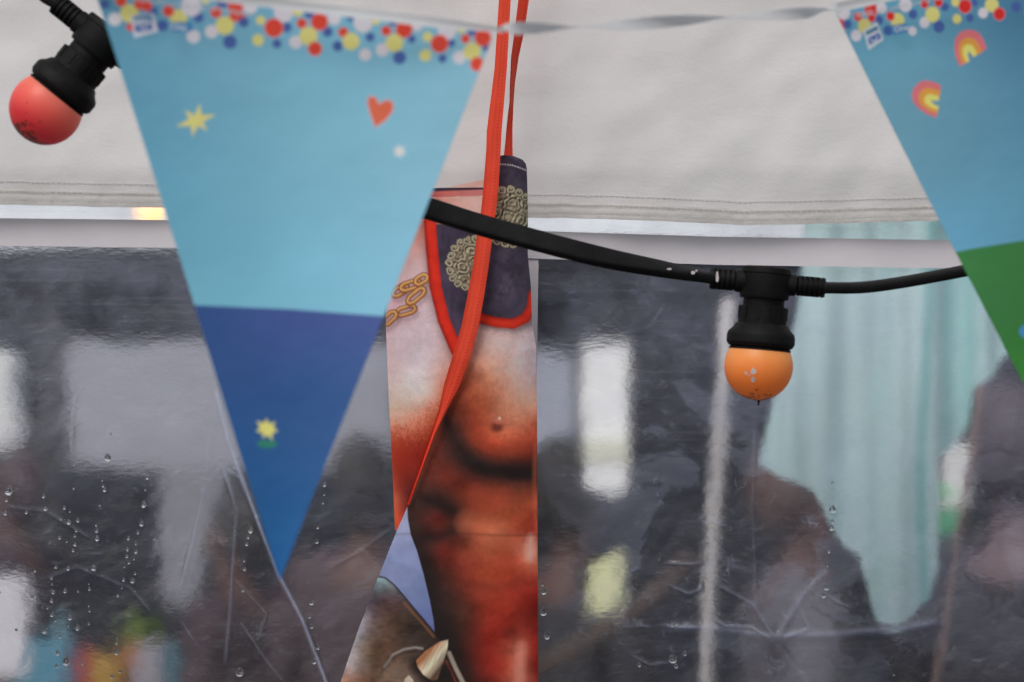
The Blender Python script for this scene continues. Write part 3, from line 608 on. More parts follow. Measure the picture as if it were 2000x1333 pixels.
fest = empty('festoon_light_string', (0, 1.64, CAMZ))
tag(fest, 'black rubber festoon cable with a red bulb and an orange bulb', 'string lights')
U0 = SC(1.65)                       # one design unit on the orange lamp
def frame_mat(c, down, arm):
    """matrix whose +Z runs down the lamp, +X along the cable arms"""
    z = Vector(down).normalized(); x = Vector(arm); x = (x - z * x.dot(z)).normalized(); y = z.cross(x)
    m = Matrix((x, y, z)).transposed().to_4x4(); m.translation = Vector(c); return m
def holder(c, down, arm, bulbm, barm):
    M = frame_mat(c, down, arm); u = U0
    prof = [(-30, 0), (-30, 44), (-28, 47.5), (-18, 48.5), (-16, 47), (26, 48), (31, 46), (31, 40), (46, 40), (47, 46), (80, 47), (82, 51), (90, 56), (98, 64.5), (104, 66.5), (118, 66.5), (125, 62), (127, 57), (129, 60.5), (134, 59.5), (135, 50), (128, 46), (128, 0)]
    bm = lathe([(a * u, b * u) for a, b in prof], 56)
    # flats and slots on the neck
    for k in range(10):
        a = 2 * math.pi * k / 10
        add_box(bm, (math.cos(a) * 46.5 * u, math.sin(a) * 46.5 * u, 60 * u), (3.0 * u, 9 * u, 24 * u), Matrix.Rotation(a, 3, 'Z'))
    body = link('lamp_holder', bm_mesh('lamp_holder', bm), M_rub, None); body.data.transform(M)
    body.parent = fest; body.matrix_parent_inverse = Matrix.Translation(fest.location).inverted()
    body.modifiers.new('n', 'EDGE_SPLIT').split_angle = R(32)
    # strain relief grips, children of the holder
    for sgn, ln, r0 in ((-1, 108, 21), (1, 116, 20)):
        prof = [(40, 0), (40, r0 + 2), (58, r0 + 1), (62, r0 - 4)]
        z = 62
        while z < ln - 8:
            prof += [(z, r0 - 5), (z + 1, r0 - 0.5), (z + 6, r0 - 1), (z + 7, r0 - 5), (z + 10, r0 - 5)]; z += 10
        prof += [(ln - 6, r0), (ln, r0 - 1), (ln, 0)]
        b2 = lathe([(a * u, b * u) for a, b in prof], 28)
        for s2 in (-1, 1):
            add_box(b2, (s2 * (r0 - 3) * u, 0, 84 * u), (5 * u, 12 * u, 44 * u), bev=1 * u)
        me = bm_mesh('cable_grip', b2)
        me.transform(Matrix.Rotation(R(90) * sgn, 4, 'Y')); me.transform(M)
        g_ = bpy.data.objects.new('cable_grip', me); COL.objects.link(g_); me.materials.append(M_rub); me.polygons.foreach_set('use_smooth', [True] * len(me.polygons))
        g_.modifiers.new('n', 'EDGE_SPLIT').split_angle = R(32)
        g_.parent = body; g_.matrix_parent_inverse = body.matrix_parent_inverse.inverted() @ Matrix.Translation(fest.location).inverted() if False else Matrix.Identity(4)
    # bulb
    cz, r = 163, 67; n = 30; prof = []
    t0 = math.acos(-35 / r)
    for k in range(n + 1):
        t = t0 * (1 - k / n); prof.append((math.cos(t) * r * u, math.sin(t) * r * u))
    b3 = lathe(prof, 64); me = bm_mesh('bulb', b3)
    bo = link('bulb', me, barm); Mb = M @ Matrix.Translation((0, 0, cz * u)); bo.matrix_world = Mb
    bo.parent = fest; bo.matrix_parent_inverse = Matrix.Translation(fest.location).inverted(); bo.matrix_basis = Mb
    return body, bo, M
M_orange = bulb_mat('orange_lacquer', (0.94, 0.34, 0.10, 1), (0.92, 0.22, 0.04, 1), -0.07, [((0.0, 0.0, 0), 0.0)])
M_red = bulb_mat('red_lacquer', (0.85, 0.19, 0.13, 1), (0.72, 0.045, 0.055, 1), 0.0, None)
c1 = P(1495, 553, 1.65)
h1, b1, M1 = holder(c1, (-0.085, -0.02, -1), (1, 0, -0.11), None, M_orange)
u2 = 1.65 / 1.06
c2 = P(199, 79, u2)
h2, b2_, M2 = holder(c2, (-0.63, -0.03, -0.78), (0.78, 0, -0.63), None, M_red)
b1['label'] = 'orange bulb with flaked white chips'; b2_['label'] = 'red bulb with dark grime at its tip'
# white paint chips on the orange bulb
M_chip = mat('bare_glass_chip', (0.70, 0.62, 0.62, 1), 0.5)
bm = bmesh.new()
for (dx, dy, rx, ry) in ((-17, 10, 5.5, 6.5), (-17, 25, 4.5, 5.5), (-30, 13, 2.5, 3.5), (-24, 17, 1.5, 2)):
    r67 = 67.0
    vs = []
    cz_ = math.sqrt(max(0, 1 - (dx * dx + dy * dy) / r67 ** 2))
    for k in range(14):
        a = 2 * math.pi * k / 14; q = 1 + random.uniform(-.25, .25)
        ex, ey = dx + math.cos(a) * rx * q, dy + math.sin(a) * ry * q
        dz = math.sqrt(max(0.01, 1 - (ex * ex + ey * ey) / r67 ** 2)) * r67 + 0.6
        vs.append(bm.verts.new((b1.matrix_basis.translation.x + ex * U0, b1.matrix_basis.translation.y - dz * U0, b1.matrix_basis.translation.z - ey * U0)))
    bm.faces.new(vs)
co = link('paint_chip', bm_mesh('paint_chip', bm), M_chip, None, smooth=False)
co.parent = b1; co.matrix_parent_inverse = (Matrix.Translation(fest.location).inverted() @ b1.matrix_basis).inverted() @ Matrix.Translation(fest.location).inverted()
nub = lathe([(0, 0), (0, 2.2 * U0), (5 * U0, 2.6 * U0), (6 * U0, 1.6 * U0), (11 * U0, 1.8 * U0), (12 * U0, 0)], 10)
mn = bm_mesh('glass_tip', nub); mn.transform(Matrix.Translation((6 * U0, 0, 65 * U0))); no = link('glass_tip', mn, M_rub, None); no.parent = b1
bm = bmesh.new()
for cx_, cy_, yy_, rx, ry in ((1401, 541, 1.6415, 2.6, 11), (1307, 526, 1.6335, 5, 2.2), (1354, 533, 1.6365, 4, 3.2), (1360, 529, 1.6365, 2, 2)):
    q = P(cx_, cy_, yy_); vs = []
    for k in range(11):
        a = 2 * math.pi * k / 11; j = 1 + random.uniform(-.25, .25); vs.append(bm.verts.new((q[0] + math.cos(a) * rx * j * U0, q[1], q[2] + math.sin(a) * ry * j * U0)))
    f = bm.faces.new(vs); r_ = bmesh.ops.extrude_face_region(bm, geom=[f]); bmesh.ops.translate(bm, vec=(0, .0015, 0), verts=[v for v in r_['geom'] if isinstance(v, bmesh.types.BMVert)])
fl = link('paint_fleck', bm_mesh('paint_fleck', bm), M_chip, None, smooth=False); fl.parent = fest; fl.matrix_parent_inverse = Matrix.Translation(fest.location).inverted()

# flat twin-core cable
def cable(pts, n, twist, name='cable', w=14.5, t=7.4):
    path = smooth_path(pts, n)
    def prof(i, f):
        a = twist(f); out = []
        for k in range(20):
            th = 2 * math.pi * k / 20
            e = 0.45
            x = math.copysign(abs(math.cos(th)) ** e, math.cos(th)) * w / 2000.0; y = math.copysign(abs(math.sin(th)) ** e, math.sin(th)) * t / 2000.0
            out.append((x * math.cos(a) - y * math.sin(a), x * math.sin(a) + y * math.cos(a)))
        return out
    o = link(name, bm_mesh(name, sweep(path, prof)), M_rub, None); o.parent = fest; o.matrix_parent_inverse = Matrix.Translation(fest.location).inverted(); return o
e1L = M1 @ Vector((-104 * U0, 0, 0)); e1R = M1 @ Vector((112 * U0, 0, 0)); e2L = M2 @ Vector((-104 * U0, 0, 0)); e2R = M2 @ Vector((112 * U0, 0, 0))
cable([e2R, P(420, 235, 1.57), P(600, 318, 1.58), P(760, 382, 1.6), P(860, 415, 1.61), P(950, 443, 1.615), P(1100, 484, 1.62), P(1200, 508, 1.63), P(1300, 527, 1.64), e1L], 160, lambda f: interp([(0, 1.4), (.35, .1), (.5, 0.42), (.72, 0.55), (.88, 1.0), (1, 1.5)], f))
cable([e1R, P(1680, 562, 1.65), P(1760, 552, 1.645), P(1880, 530, 1.64), P(2000, 505, 1.63), P(2200, 450, 1.62), P(2600, 300, 1.6)], 90, lambda f: 1.45)
cable([P(-300, -420, 1.55), P(0, -95, u2), P(78, -14, u2), e2L], 50, lambda f: 1.5)

# ------------------------------------------------------------------ bunting
YPn = 1.25; YPr = 1.40
bunt = empty('pennant_bunting', (0, YPn, CAMZ))
tag(bunt, 'blue party bunting of glossy triangular pennants with confetti dots on a twisted white ribbon', 'bunting')
M_pen = mat('printed_plastic', attr='print', rough=0.42, spec=0.35, bump=[(9, 0.004, (1, 1, 1))])
RED, YEL, NAV, WHT = lin((214, 62, 46)), lin((208, 194, 118)), lin((62, 88, 150)), lin((196, 192, 206))
dotsL = [(204,8,9,'n'),(235,1,11,'r'),(251,25,18,'y'),(223,37,13,'w'),(295,20,10,'n'),(272,6,12,'r'),(284,9,11,'r'),(345,32,17,'y'),(326,19,11,'r'),(314,48,11,'n'),(374,68,13,'w'),(384,31,10,'n'),(370,9,20,'w'),(398,-4,8,'y'),(431,-2,13,'n'),(456,9,15,'r'),(485,9,14,'w'),
(418,20,11,'r'),(452,30,9,'r'),(466,30,10,'r'),(472,39,10,'n'),(435,46,18,'y'),(409,58,13,'w'),(445,78,13.5,'n'),(505,35,9,'y'),(556,49,10,'n'),(550,20,19,'w'),(531,50,18.5,'r'),(500,74,11.5,'y'),(537,81,9,'n'),(519,4,8,'n'),(578,16,11,'y'),(603,20,12,'n'),(586,41,10,'r'),(637,58,10,'n'),(650,32,13,'w'),(621,38,17,'r'),(574,78,13,'w'),(599,66,18,'y'),(612,91,14,'r'),
(682,31,7,'n'),(707,41,19,'w'),(732,36,9,'y'),(766,38,10,'n'),(668,59,10,'r'),(657,86,10,'n'),(683,77,17,'y'),(721,69,9,'n'),(711,103,12,'w'),(745,94,13,'w'),(753,57,10,'r'),(803,74,8,'n'),(814,48,11,'w'),(788,55,16.5,'r'),(769,81,17.5,'y'),(779,110,13,'n'),
(834,70,9.5,'y'),(830,106,11.5,'y'),(881,83,8,'n'),(873,59,18,'w'),(858,84,17.5,'r'),(864,113,8.5,'n'),(901,55,9,'y'),(922,61,9,'n'),(909,75,9,'r'),(897,111,13,'w'),(951,92,9,'n'),(964,68,10,'w'),(943,74,16.5,'r'),(922,100,17,'y'),(932,125,14,'r')]
dotsR = [(1648,25,14,'w'),(1640,50,13,'r'),(1656,47,9,'n'),(1677,32,9,'r'),(1700,20,11,'r'),(1708,18,11,'r'),(1724,14,11,'w'),(1719,38,9,'n'),(1690,50,14.5,'y'),(1673,69,11.5,'w'),(1704,34,8,'r'),(1756,38,15,'y'),(1742,30,9,'r'),(1737,58,10,'n'),(1786,58,9,'w'),(1787,25,9.5,'n'),(1772,7,14,'w'),(1851,10,8.5,'n'),(1810,4,9,'r'),(1838,1,9,'r'),(1810,41,11,'w'),(1826,25,15.5,'y'),(1839,49,12,'n'),
(1872,0,9,'y'),(1910,1,7,'n'),(1891,8,14,'r'),(1875,33,9.5,'y'),(1901,31,8,'n'),(1927,21,10.5,'w'),(1944,5,14.5,'y'),(1959,23,12.5,'r'),(1992,9,10,'n'),(2020,20,11,'r'),(2040,-5,14,'w'),(2065,0,10,'y'),(2090,-20,12,'n'),(2120,-20,13,'r'),(2150,-35,12,'w'),(2180,-30,12,'y'),(2210,-50,12,'r')]
CM = {'r': RED, 'y': YEL, 'n': NAV, 'w': WHT}
def dots(C, X, Y, D, sx=1.0, rc=None):
    for x, y, r, c in D:
        d = np.hypot((X - x) * sx, Y - y)
        col = CM[c] if not (c == 'r' and rc is not None) else rc
        put(C, ss(r, d, 1.0), col)
        if c == 'r': put(C, (ss(r + .8, d, .7) * (1 - ss(r - 1.2, d, .7))) * .45, lin((225, 150, 150)))
def star(cx, cy, r1, r2, n, rot=0.0, jit=0):
    out = []
    for k in range(2 * n):
        a = rot + math.pi * k / n; r = (r1 if k % 2 == 0 else r2) * (1 + (jit * math.sin(k * 7.3))); out.append((cx + math.cos(a) * r, cy + math.sin(a) * r))
    return out
def paintL(X, Y):
    sky_ = tps([(200, 30, (84, 140, 166)), (400, 60, (102, 156, 180)), (700, 60, (114, 170, 194)), (930, 120, (122, 172, 192)), (300, 300, (92, 150, 176)), (600, 250, (116, 170, 192)), (850, 350, (124, 174, 196)), (350, 560, (98, 156, 178)), (740, 560, (120, 176, 200)), (550, 500, (108, 166, 190))], X, Y)
    sea = 0.80 * tps([(380, 620, (40, 76, 134)), (740, 640, (66, 88, 152)), (600, 750, (40, 82, 140)), (450, 850, (36, 84, 142)), (650, 850, (42, 86, 144)), (560, 1000, (32, 92, 150)), (548, 1130, (34, 98, 160)), (560, 690, (52, 82, 144))], X, Y)
    yb = interp([(370, 596), (560, 604), (750, 618)], X)
    m = ss(0, yb - Y, 1.2)[..., None]; C = sky_ * (1 - m) + sea * m
    C *= (1 + .03 * vnoise(X, Y, 120, 71))[..., None]
    dots(C, X, Y, dotsL)
    # logo square
    put(C, ss(8, np.hypot(X - 253, Y - 52), 1) * .9, RED)
    put(C, poly_mask(X, Y, [(253, 29), (297, 24), (306, 59), (260, 73)]), lin((190, 192, 212)))
    put(C, poly_mask(X, Y, [(258, 31), (293, 27), (296, 40), (259, 42)]), lin((58, 110, 150)))
    put(C, poly_mask(X, Y, [(261, 47), (293, 43), (296, 56), (263, 62)]), lin((62, 92, 155)))
    put(C, ss(1.4, poly_d(X, Y, [(270, 49), (275, 54), (281, 53), (286, 47)]), 1), lin((190, 195, 215)))
    put(C, poly_mask(X, Y, [(331, 40), (368, 40), (373, 46), (372, 58), (332, 60)]), lin((62, 124, 172)))
    put(C, poly_mask(X, Y, star(379, 233, 34, 13, 6, -1.35, .18), 1.5), YEL)
    heart = [(731, 246), (722, 222), (716, 200), (717, 188), (725, 184), (733, 189), (739, 201), (748, 194), (759, 193), (767, 200), (766, 214), (752, 232)]
    put(C, poly_mask(X, Y, heart, 1.5), lin((226, 96, 70))); put(C, ss(1, poly_d(X, Y, heart, True), .8) * .35, lin((235, 160, 150)))
    put(C, poly_mask(X, Y, star(779, 294, 15, 7, 6, .3), 1.5), lin((205, 205, 222)))
    put(C, poly_mask(X, Y, star(521, 838, 22, 12, 7, .2, .12), 1.5), lin((205, 196, 108)))
    put(C, ss(1, np.hypot((X - 522) / 19, (Y - 867) / 8.5), .12) * (Y > 860), lin((38, 112, 92)))
    return C
rb = [(1200,840),(1150,720),(1130,600),(1145,480),(1200,400),(1290,362),(1390,365),(1470,410),(1530,510),(1560,600),(1500,655),(1430,690),(1390,715),(1325,640),(1305,680),(1330,770),(1300,790)]
rb2 = [(1245,815),(1205,720),(1190,600),(1205,530),(1260,475),(1330,460),(1400,480),(1450,540),(1500,650),(1430,690),(1390,715),(1325,640),(1305,680),(1330,770)]
rb3 = [(1290,790),(1250,700),(1240,620),(1260,570),(1320,545),(1380,570),(1435,680),(1390,715),(1325,640),(1305,680),(1330,770)]
def rbt(pts, rot=0, c=(1901, 90), to=(1901, 90)):
    out = []
    for x, y in pts:
        x = 1700 + x / 6.667 - c[0]; y = y / 6.667 - c[1]
        out.append((to[0] + x * math.cos(rot) - y * math.sin(rot), to[1] + x * math.sin(rot) + y * math.cos(rot)))
    return out
def paintR(X, Y):
    sky_ = tps([(1650, 40, (88, 148, 176)), (1800, 60, (92, 148, 172)), (1990, 60, (70, 118, 148)), (1750, 200, (98, 146, 168)), (1850, 350, (92, 142, 166)), (1990, 300, (84, 136, 162)), (1880, 450, (92, 148, 178)), (2100, 200, (70, 120, 148)), (2100, 500, (80, 130, 150))], X, Y)
    grn = tps([(1900, 520, (52, 112, 60)), (1960, 640, (46, 104, 52)), (1990, 700, (46, 110, 44)), (2100, 800, (44, 108, 44)), (2100, 550, (44, 100, 44))], X, Y)
    yb = interp([(1860, 494), (1900, 486), (2000, 470), (2300, 440)], X)
    m = ss(0, yb - Y, 1.2)[..., None]; C = sky_ * (1 - m) + grn * m
    dots(C, X, Y, dotsR, 1.08, lin((196, 36, 36)))
    put(C, poly_mask(X, Y, [(1687, 59), (1715, 41), (1728, 76), (1698, 97)]), lin((190, 196, 212)))
    put(C, poly_mask(X, Y, [(1691, 62), (1715, 49), (1718, 57), (1694, 70)]), lin((52, 112, 140)))
    put(C, poly_mask(X, Y, [(1696, 74), (1719, 62), (1724, 73), (1700, 87)]), lin((62, 94, 158)))
    put(C, ss(1.2, poly_d(X, Y, [(1702, 76), (1707, 80), (1713, 77), (1715, 70)]), 1), lin((190, 195, 215)))
    put(C, poly_mask(X, Y, [(1741, 49), (1772, 43), (1776, 47), (1777, 60), (1746, 66)]), lin((62, 122, 170)))
    for rot, to in ((0, (1901, 90)), (R(-48), (1820, 188))):
        put(C, poly_mask(X, Y, rbt(rb, rot, to=to)), lin((196, 104, 112))); put(C, poly_mask(X, Y, rbt(rb2, rot, to=to)), lin((205, 140, 62))); put(C, poly_mask(X, Y, rbt(rb3, rot, to=to)), lin((216, 196, 104)))
    put(C, ss(1, np.hypot((X - 2010) / 18, (Y - 648) / 14), .1), lin((58, 120, 170)))
    return C
def pennant(A, B, T, Yd, paint, fine):
    """triangle from top corners A, B to tip T"""
    v = np.concatenate([np.linspace(0, fine, 110)[:-1], np.linspace(fine, 1, 430)])
    U, V = np.meshgrid(np.linspace(0, 1, 460), v)
    X = (A[0] + (B[0] - A[0]) * U) * (1 - V) + T[0] * V; Yq = (A[1] + (B[1] - A[1]) * U) * (1 - V) + T[1] * V
    C = np.clip(paint(X, Yq) * K, 0.004, .86)
    dep = (Yd - YPn) + 0.010 * np.sin(U * math.pi) * (1 - V) + 0.004 * np.sin(V * 5)
    s = SC(Yd)
    W = np.stack([(X - 1000) * s, dep, (666.5 - Yq) * s], -1)
    o = link('pennant', grid_mesh('pennant', W, C), M_pen, None); o.parent = bunt; solid(o, 0.0003); return o
pL = pennant((180, -33), (966, 62), (548, 1133), YPn, paintL, 0.17)
pR = pennant((1630, 20), (2270, -118), (2150, 1050), YPr, paintR, 0.14)
pL['label'] = 'pennant with a star, a heart and a small flower over dark blue'; pR['label'] = 'pennant with two small rainbows above green'
M_ink = mat('white_ink', (0.66, 0.67, 0.74, 1), 0.5)
def lettering(jobs, Yd, parent):
    bm = bmesh.new()
    for txt, x, y, size, ang in jobs:
        cu = bpy.data.curves.new('t', 'FONT'); cu.body = txt; cu.size = size * SC(Yd); cu.extrude = 0.00005; cu.offset = 0.012 * size * SC(Yd)
        ob = bpy.data.objects.new('t', cu); COL.objects.link(ob)
        bpy.context.view_layer.update()
        me = bpy.data.meshes.new_from_object(ob); bpy.data.objects.remove(ob)
        p = Vector(P(x, y, Yd))
        u = (x - 180) / 786.0
        me.transform(Matrix.Translation((p.x, (Yd - YPn) - 0.0012, p.z - CAMZ)) @ Matrix.Rotation(R(90), 4, 'X') @ Matrix.Rotation(R(ang), 4, 'Z'))
        bm.from_mesh(me)
    me = bpy.data.meshes.new('printed_lettering'); bm.to_mesh(me); bm.free()
    o = bpy.data.objects.new('printed_lettering', me); COL.objects.link(o); me.materials.append(M_ink); o.parent = parent; return o
lettering([('Hasbro', 260, 46, 11, 6), ('One', 334, 58, 17, -4), ('\u00a92022 ABD Ltd/Ent. One UK Ltd/Hasbro', 258, 2, 14, -7.5)], YPn, pL)
lettering([('Hasbro', 1692, 75, 10, 27), ('One', 1746, 64, 16, 11), ('\u00a92022 ABD Ltd/Ent. One UK Ltd/Hasbro', 1673, 36, 12.5, 12.5)], YPr, pR)

# ribbon
def ribbon_mat():
    m = mat('white_satin_ribbon', (0.86, 0.87, 0.88, 1), 0.35, spec=0.5, bump=[(60, 0.0015, (0.3, 1, 1))]); nt = m.node_tree
    b = nt.nodes['Principled BSDF']; out = nt.nodes['Material Output']; t = nt.nodes.new('ShaderNodeBsdfTransparent'); mx = nt.nodes.new('ShaderNodeMixShader'); mx.inputs[0].default_value = 0.18
    tr = nt.nodes.new('ShaderNodeBsdfTranslucent'); tr.inputs['Color'].default_value = (.8, .82, .85, 1); m2 = nt.nodes.new('ShaderNodeMixShader'); m2.inputs[0].default_value = 0.45; nt.links.new(b.outputs[0], m2.inputs[1]); nt.links.new(tr.outputs[0], m2.inputs[2])
    nt.links.new(m2.outputs[0], mx.inputs[1]); nt.links.new(t.outputs[0], mx.inputs[2]); nt.links.new(mx.outputs[0], out.inputs['Surface']); return m
M_rib = ribbon_mat()
def ribbon(path, width, ang, name):
    V = np.zeros((9, len(path), 3)); n = len(path)
    for i in range(n):
        d = (path[min(i + 1, n - 1)] - path[max(i - 1, 0)]).normalized(); side = d.cross(Vector((0, 1, 0))).normalized(); back = side.cross(d).normalized()
        f = i / (n - 1); a = ang(f); w = width(f)
        for k in range(9):
            t = (k / 8 - .5) * w; off = side * (math.cos(a) * -t) + back * (math.sin(a) * t) + back * (0.0006 * math.cos(math.pi * (k / 8 - .5)))
            q = path[i] + off; V[k, i] = (q.x, q.y - YPn, q.z - CAMZ)
    o = link(name, grid_mesh(name, V), M_rib, None); o.parent = bunt; solid(o, 0.0003); return o
tw = smooth_path([P(972, 57, 1.245), P(1015, 56, 1.25), P(1190, 50, 1.28), P(1390, 37, 1.32), P(1570, 26, 1.36), P(1640, 16, 1.385)], 220)
ribbon(tw, lambda f: 0.0066 * min(1, 0.30 + f * 8), lambda f: interp([(0, .5), (.065, 1.57), (.2, 3.3), (.325, 4.712), (.48, 6.3), (.625, 7.854), (.76, 9.4), (.895, 10.99), (1, 12.1)], f) , 'ribbon')['label'] = 'twisted free length of white ribbon'
o = ribbon([Vector(P(x, -50 + (x - 60) * 0.1195, 1.243)) for x in np.linspace(-300, 985, 90)], lambda f: 0.0052 * (1 if f < .9 else max(.25, 1 - (f - .9) * 7)), lambda f: 0.25 * math.sin(f * 14), 'ribbon'); o['label'] = 'flat white ribbon folded along the top of the wide blue pennant'
o = ribbon([Vector(P(x, 17 - (x - 1630) * 0.215, 1.39)) for x in np.linspace(1628, 2400, 60)], lambda f: 0.0052, lambda f: 0.1, 'ribbon'); o['label'] = 'flat white ribbon along the top of the rainbow pennant'

# ------------------------------------------------------------------ raindrops on the film
M_drop = mat('water', (1, 1, 1, 1), 0.0, trans=1.0, ior=1.33)
bm = bmesh.new(); bmesh.ops.create_uvsphere(bm, u_segments=20, v_segments=12, radius=1.0)
for v in bm.verts:
    if v.co.y > 0: v.co.y *= 0.12
    v.co.y *= 0.75
    if v.co.z > 0: v.co.x *= (1 - 0.35 * v.co.z); 
drop_me = bm_mesh('raindrop', bm); drop_me.materials.append(M_drop); drop_me.polygons.foreach_set('use_smooth', [True] * len(drop_me.polygons))
dl = [(561,163,18),(577,43,6),(387,200,4),(45,335,22),(35,385,7),(28,452,10),(227,362,9),(236,428,10),(137,447,9),(335,423,8),(363,443,5),(383,323,6),(533,282,5),(537,310,7),(545,330,10),(520,411,5),(766,268,8),(755,330,5),(748,405,14),(736,507,13),(718,552,8),(668,582,8),(405,488,9),(358,497,11),(318,484,4),(396,543,7),(389,570,6),(348,601,5),(390,615,9),(381,645,8),(310,578,8),(503,543,9),(505,583,11),(500,515,6),(707,612,6),(708,652,9),(664,640,7),(660,675,8),(698,691,4),(671,710,7),(647,731,4),(703,766,7),(690,803,12),(643,797,9),(802,585,5),
(291,732,8),(355,740,9),(487,737,14),(181,752,7),(15,795,6),(168,890,9),(268,787,8),(272,822,5),(277,862,9),(338,856,10),(406,857,7),(465,845,8),(462,820,4),(613,880,7),(635,842,4),(268,906,9),(246,946,6),(271,978,11),(291,1010,7),(462,935,4),(466,960,7),(463,1027,6),(365,995,14),(402,1045,13),(232,1065,13),(357,1040,4),(312,1095,8),(608,1103,4),(606,1125,9),(606,1174,12),(301,1180,10),(345,1220,20),(294,1248,9),(428,1235,7),(626,1277,8),(583,1302,9),(85,1060,7),(140,980,4),(1690,303,9),(1688,355,5),(1682,400,5),(1655,525,8),(1650,600,9),(1304,538,14),(1292,578,7),(1284,613,9),(1271,700,6),(1273,742,8),(1265,853,8),(1622,915,14),(1612,990,8),(1624,1042,10),(1636,1225,11),(1248,1280,20),(1655,1150,10),(12,748,6),(2,866,4)]
D = [(x / 2.666, 833 + y / 2.666, r / 2.666 * .92, 'l') for x, y, r in dl]
dr_ = [(1252,325,13),(1251,372,6),(1248,397,9),(1238,490,6),(1232,545,4),(1228,628,12),(1217,660,9),(1252,222,6),(1249,250,4),(125,645,12),(123,724,13),(137,815,13),(120,617,5),(628,908,15),(641,935,9),(498,930,8),(676,887,7),(628,773,9),(1258,95,4),(1290,378,3),(1492,970,4)]
D += [(1000 + x / 2, 833 + y / 2, r / 2 * .92, 'r') for x, y, r in dr_]
first = True
for x, y, r, side in D:
    o = bpy.data.objects.new('raindrop', drop_me); COL.objects.link(o)
    s = SC(YW) * max(r, 1.6) * 1.25; p = P(x, y, YW - 0.0030 + float(film_lean(y)))
    o.location = p; o.scale = (s * random.uniform(.75, .95), s * .8, s * random.uniform(1.0, 1.3)); o.rotation_euler = (0, R(random.uniform(-12, 12)), 0)
    size = 'large round' if r > 4.8 else 'medium' if r > 3.2 else 'small' if r > 2.0 else 'tiny'
    if side == 'l':
        hz = 'near the left edge' if x < 75 else 'above the stacked coloured boxes' if x < 135 else 'in the cluster left of the curtain' if x < 195 else 'beside the grey curtain' if x < 300 else 'next to the long crease' if x < 500 else 'between pennant tip and apron'
        vt = 'high up' if y < 940 else 'upper part' if y < 1010 else 'middle' if y < 1080 else 'lower part' if y < 1180 else 'low down'
        tag(o, f'{size} raindrop on the window film {hz}, {vt}', 'raindrop', 'raindrops on the window film around the wide blue pennant')
    else:
        hz = 'hugging the apron edge' if x < 1100 else 'beside the white pole' if x < 1400 else 'over the mint garment'
        vt = 'upper part' if y < 960 else 'middle' if y < 1050 else 'lower part' if y < 1200 else 'low down'
        tag(o, f'{size} raindrop on the window film {hz}, {vt}', 'raindrop', 'raindrops on the window film below the orange bulb')

# ------------------------------------------------------------------ things seen through the film
def simple(name, outline, Y, th, colr, label, cat, rough=0.7, k=1.9, group=None, bev=0.004, kw=None):
    o = slab(name, outline, Y, th, mat(name, alb(*colr, k), rough, var=0.06, varscale=4, **(kw or {})), None, bev); tag(o, label, cat, group); return o
# stall wall closing the view, coloured dark in place of interior shade
bw = empty('dark_stall', (0, 9.2, 0)); tag(bw, 'market stall coloured dark for the shaded interior, closing the view far behind the plastic window', 'market stall')
M_dark = mat('shade_dark_canvas', (0.028, 0.030, 0.046, 1), 0.8, var=0.5, varscale=1.3)
bm = bmesh.new(); add_box(bm, (0, 0.1, 1.12), (9, 0.06, 2.22)); link('back_panel', bm_mesh('back_panel', bm), M_dark, bw, smooth=False)
bm = bmesh.new(); add_box(bm, (0, -0.3, 2.27), (9, 0.9, 0.07), Matrix.Rotation(R(-4), 3, 'X')); link('stall_roof', bm_mesh('stall_roof', bm), M_dark, bw, smooth=False)
for x in (-4.3, -1.6, 1.5, 4.3):
    bm = bmesh.new(); add_box(bm, (x, -0.65, 1.115), (0.06, 0.06, 2.22)); link('stall_post', bm_mesh('stall_post', bm), mat('dark_post', (0.05, 0.05, 0.055, 1), .5), bw, smooth=False)

simple('canvas_screen', [(142, 668), (370, 664), (640, 668), (775, 672), (775, 918), (760, 1000), (735, 1006), (680, 940), (640, 915), (300, 912), (146, 905)], 7.6, 0.05, (125, 126, 134), 'wide pale grey canvas screen blurred behind the window beside the wide blue pennant', 'screen')
simple('pale_curtain', [(322, 905), (455, 905), (452, 1010), (410, 1065), (400, 1150), (372, 1182), (330, 1176), (322, 1050)], 7.4, 0.05, (108, 108, 116), 'narrow dull grey curtain hanging below the pale grey screen', 'curtain')
simple('white_jacket', [(-90, 690), (0, 684), (42, 690), (52, 712), (36, 745), (44, 800), (52, 866), (20, 880), (-90, 870)], 6.2, 0.12, (205, 208, 212), 'bright white jacket hanging at the far left edge, above the white board', 'jacket', bev=0.01)
simple('white_board', [(-120, 1120), (0, 1118), (66, 1122), (72, 1200), (66, 1312), (-120, 1320)], 5.6, 0.03, (170, 168, 174), 'white board standing at the bottom left corner beside the teal boxes', 'board')
simple('grey_curtain', [(1060, 690), (1118, 694), (1124, 800), (1116, 890), (1092, 920), (1040, 930), (1000, 800), (1010, 690)], 6.8, 0.05, (140, 143, 155), 'pale grey curtain seen close to the printed apron edge and the bright sky gap panel', 'curtain')
b_ = simple('sky_gap_panel', [(1138, 676), (1226, 668), (1229, 800), (1222, 955), (1196, 968), (1144, 950)], 5.8, 0.02, (238, 242, 244), 'tall bright white panel standing in for a gap of bright sky between the apron and the white pole', 'panel', k=1.9)  # white panel added in place of a gap of bright sky
for v in b_.data.vertices: v.co.y += 0.35 * (v.co.z - 1.6)
bm = bmesh.new(); s = SC(5.79); q = Vector(P(1182, 880, 5.79)); q.y += 0.35 * (q.z - 1.6) - .004; add_box(bm, q, (84 * s, 0.004, 40 * s)); c_ = link('sky_gap_stripe', bm_mesh('s', bm), mat('cream', alb(225, 215, 185), .6), None, smooth=False); c_.parent = b_  # yellowish lower part of that gap, put on as a stripe
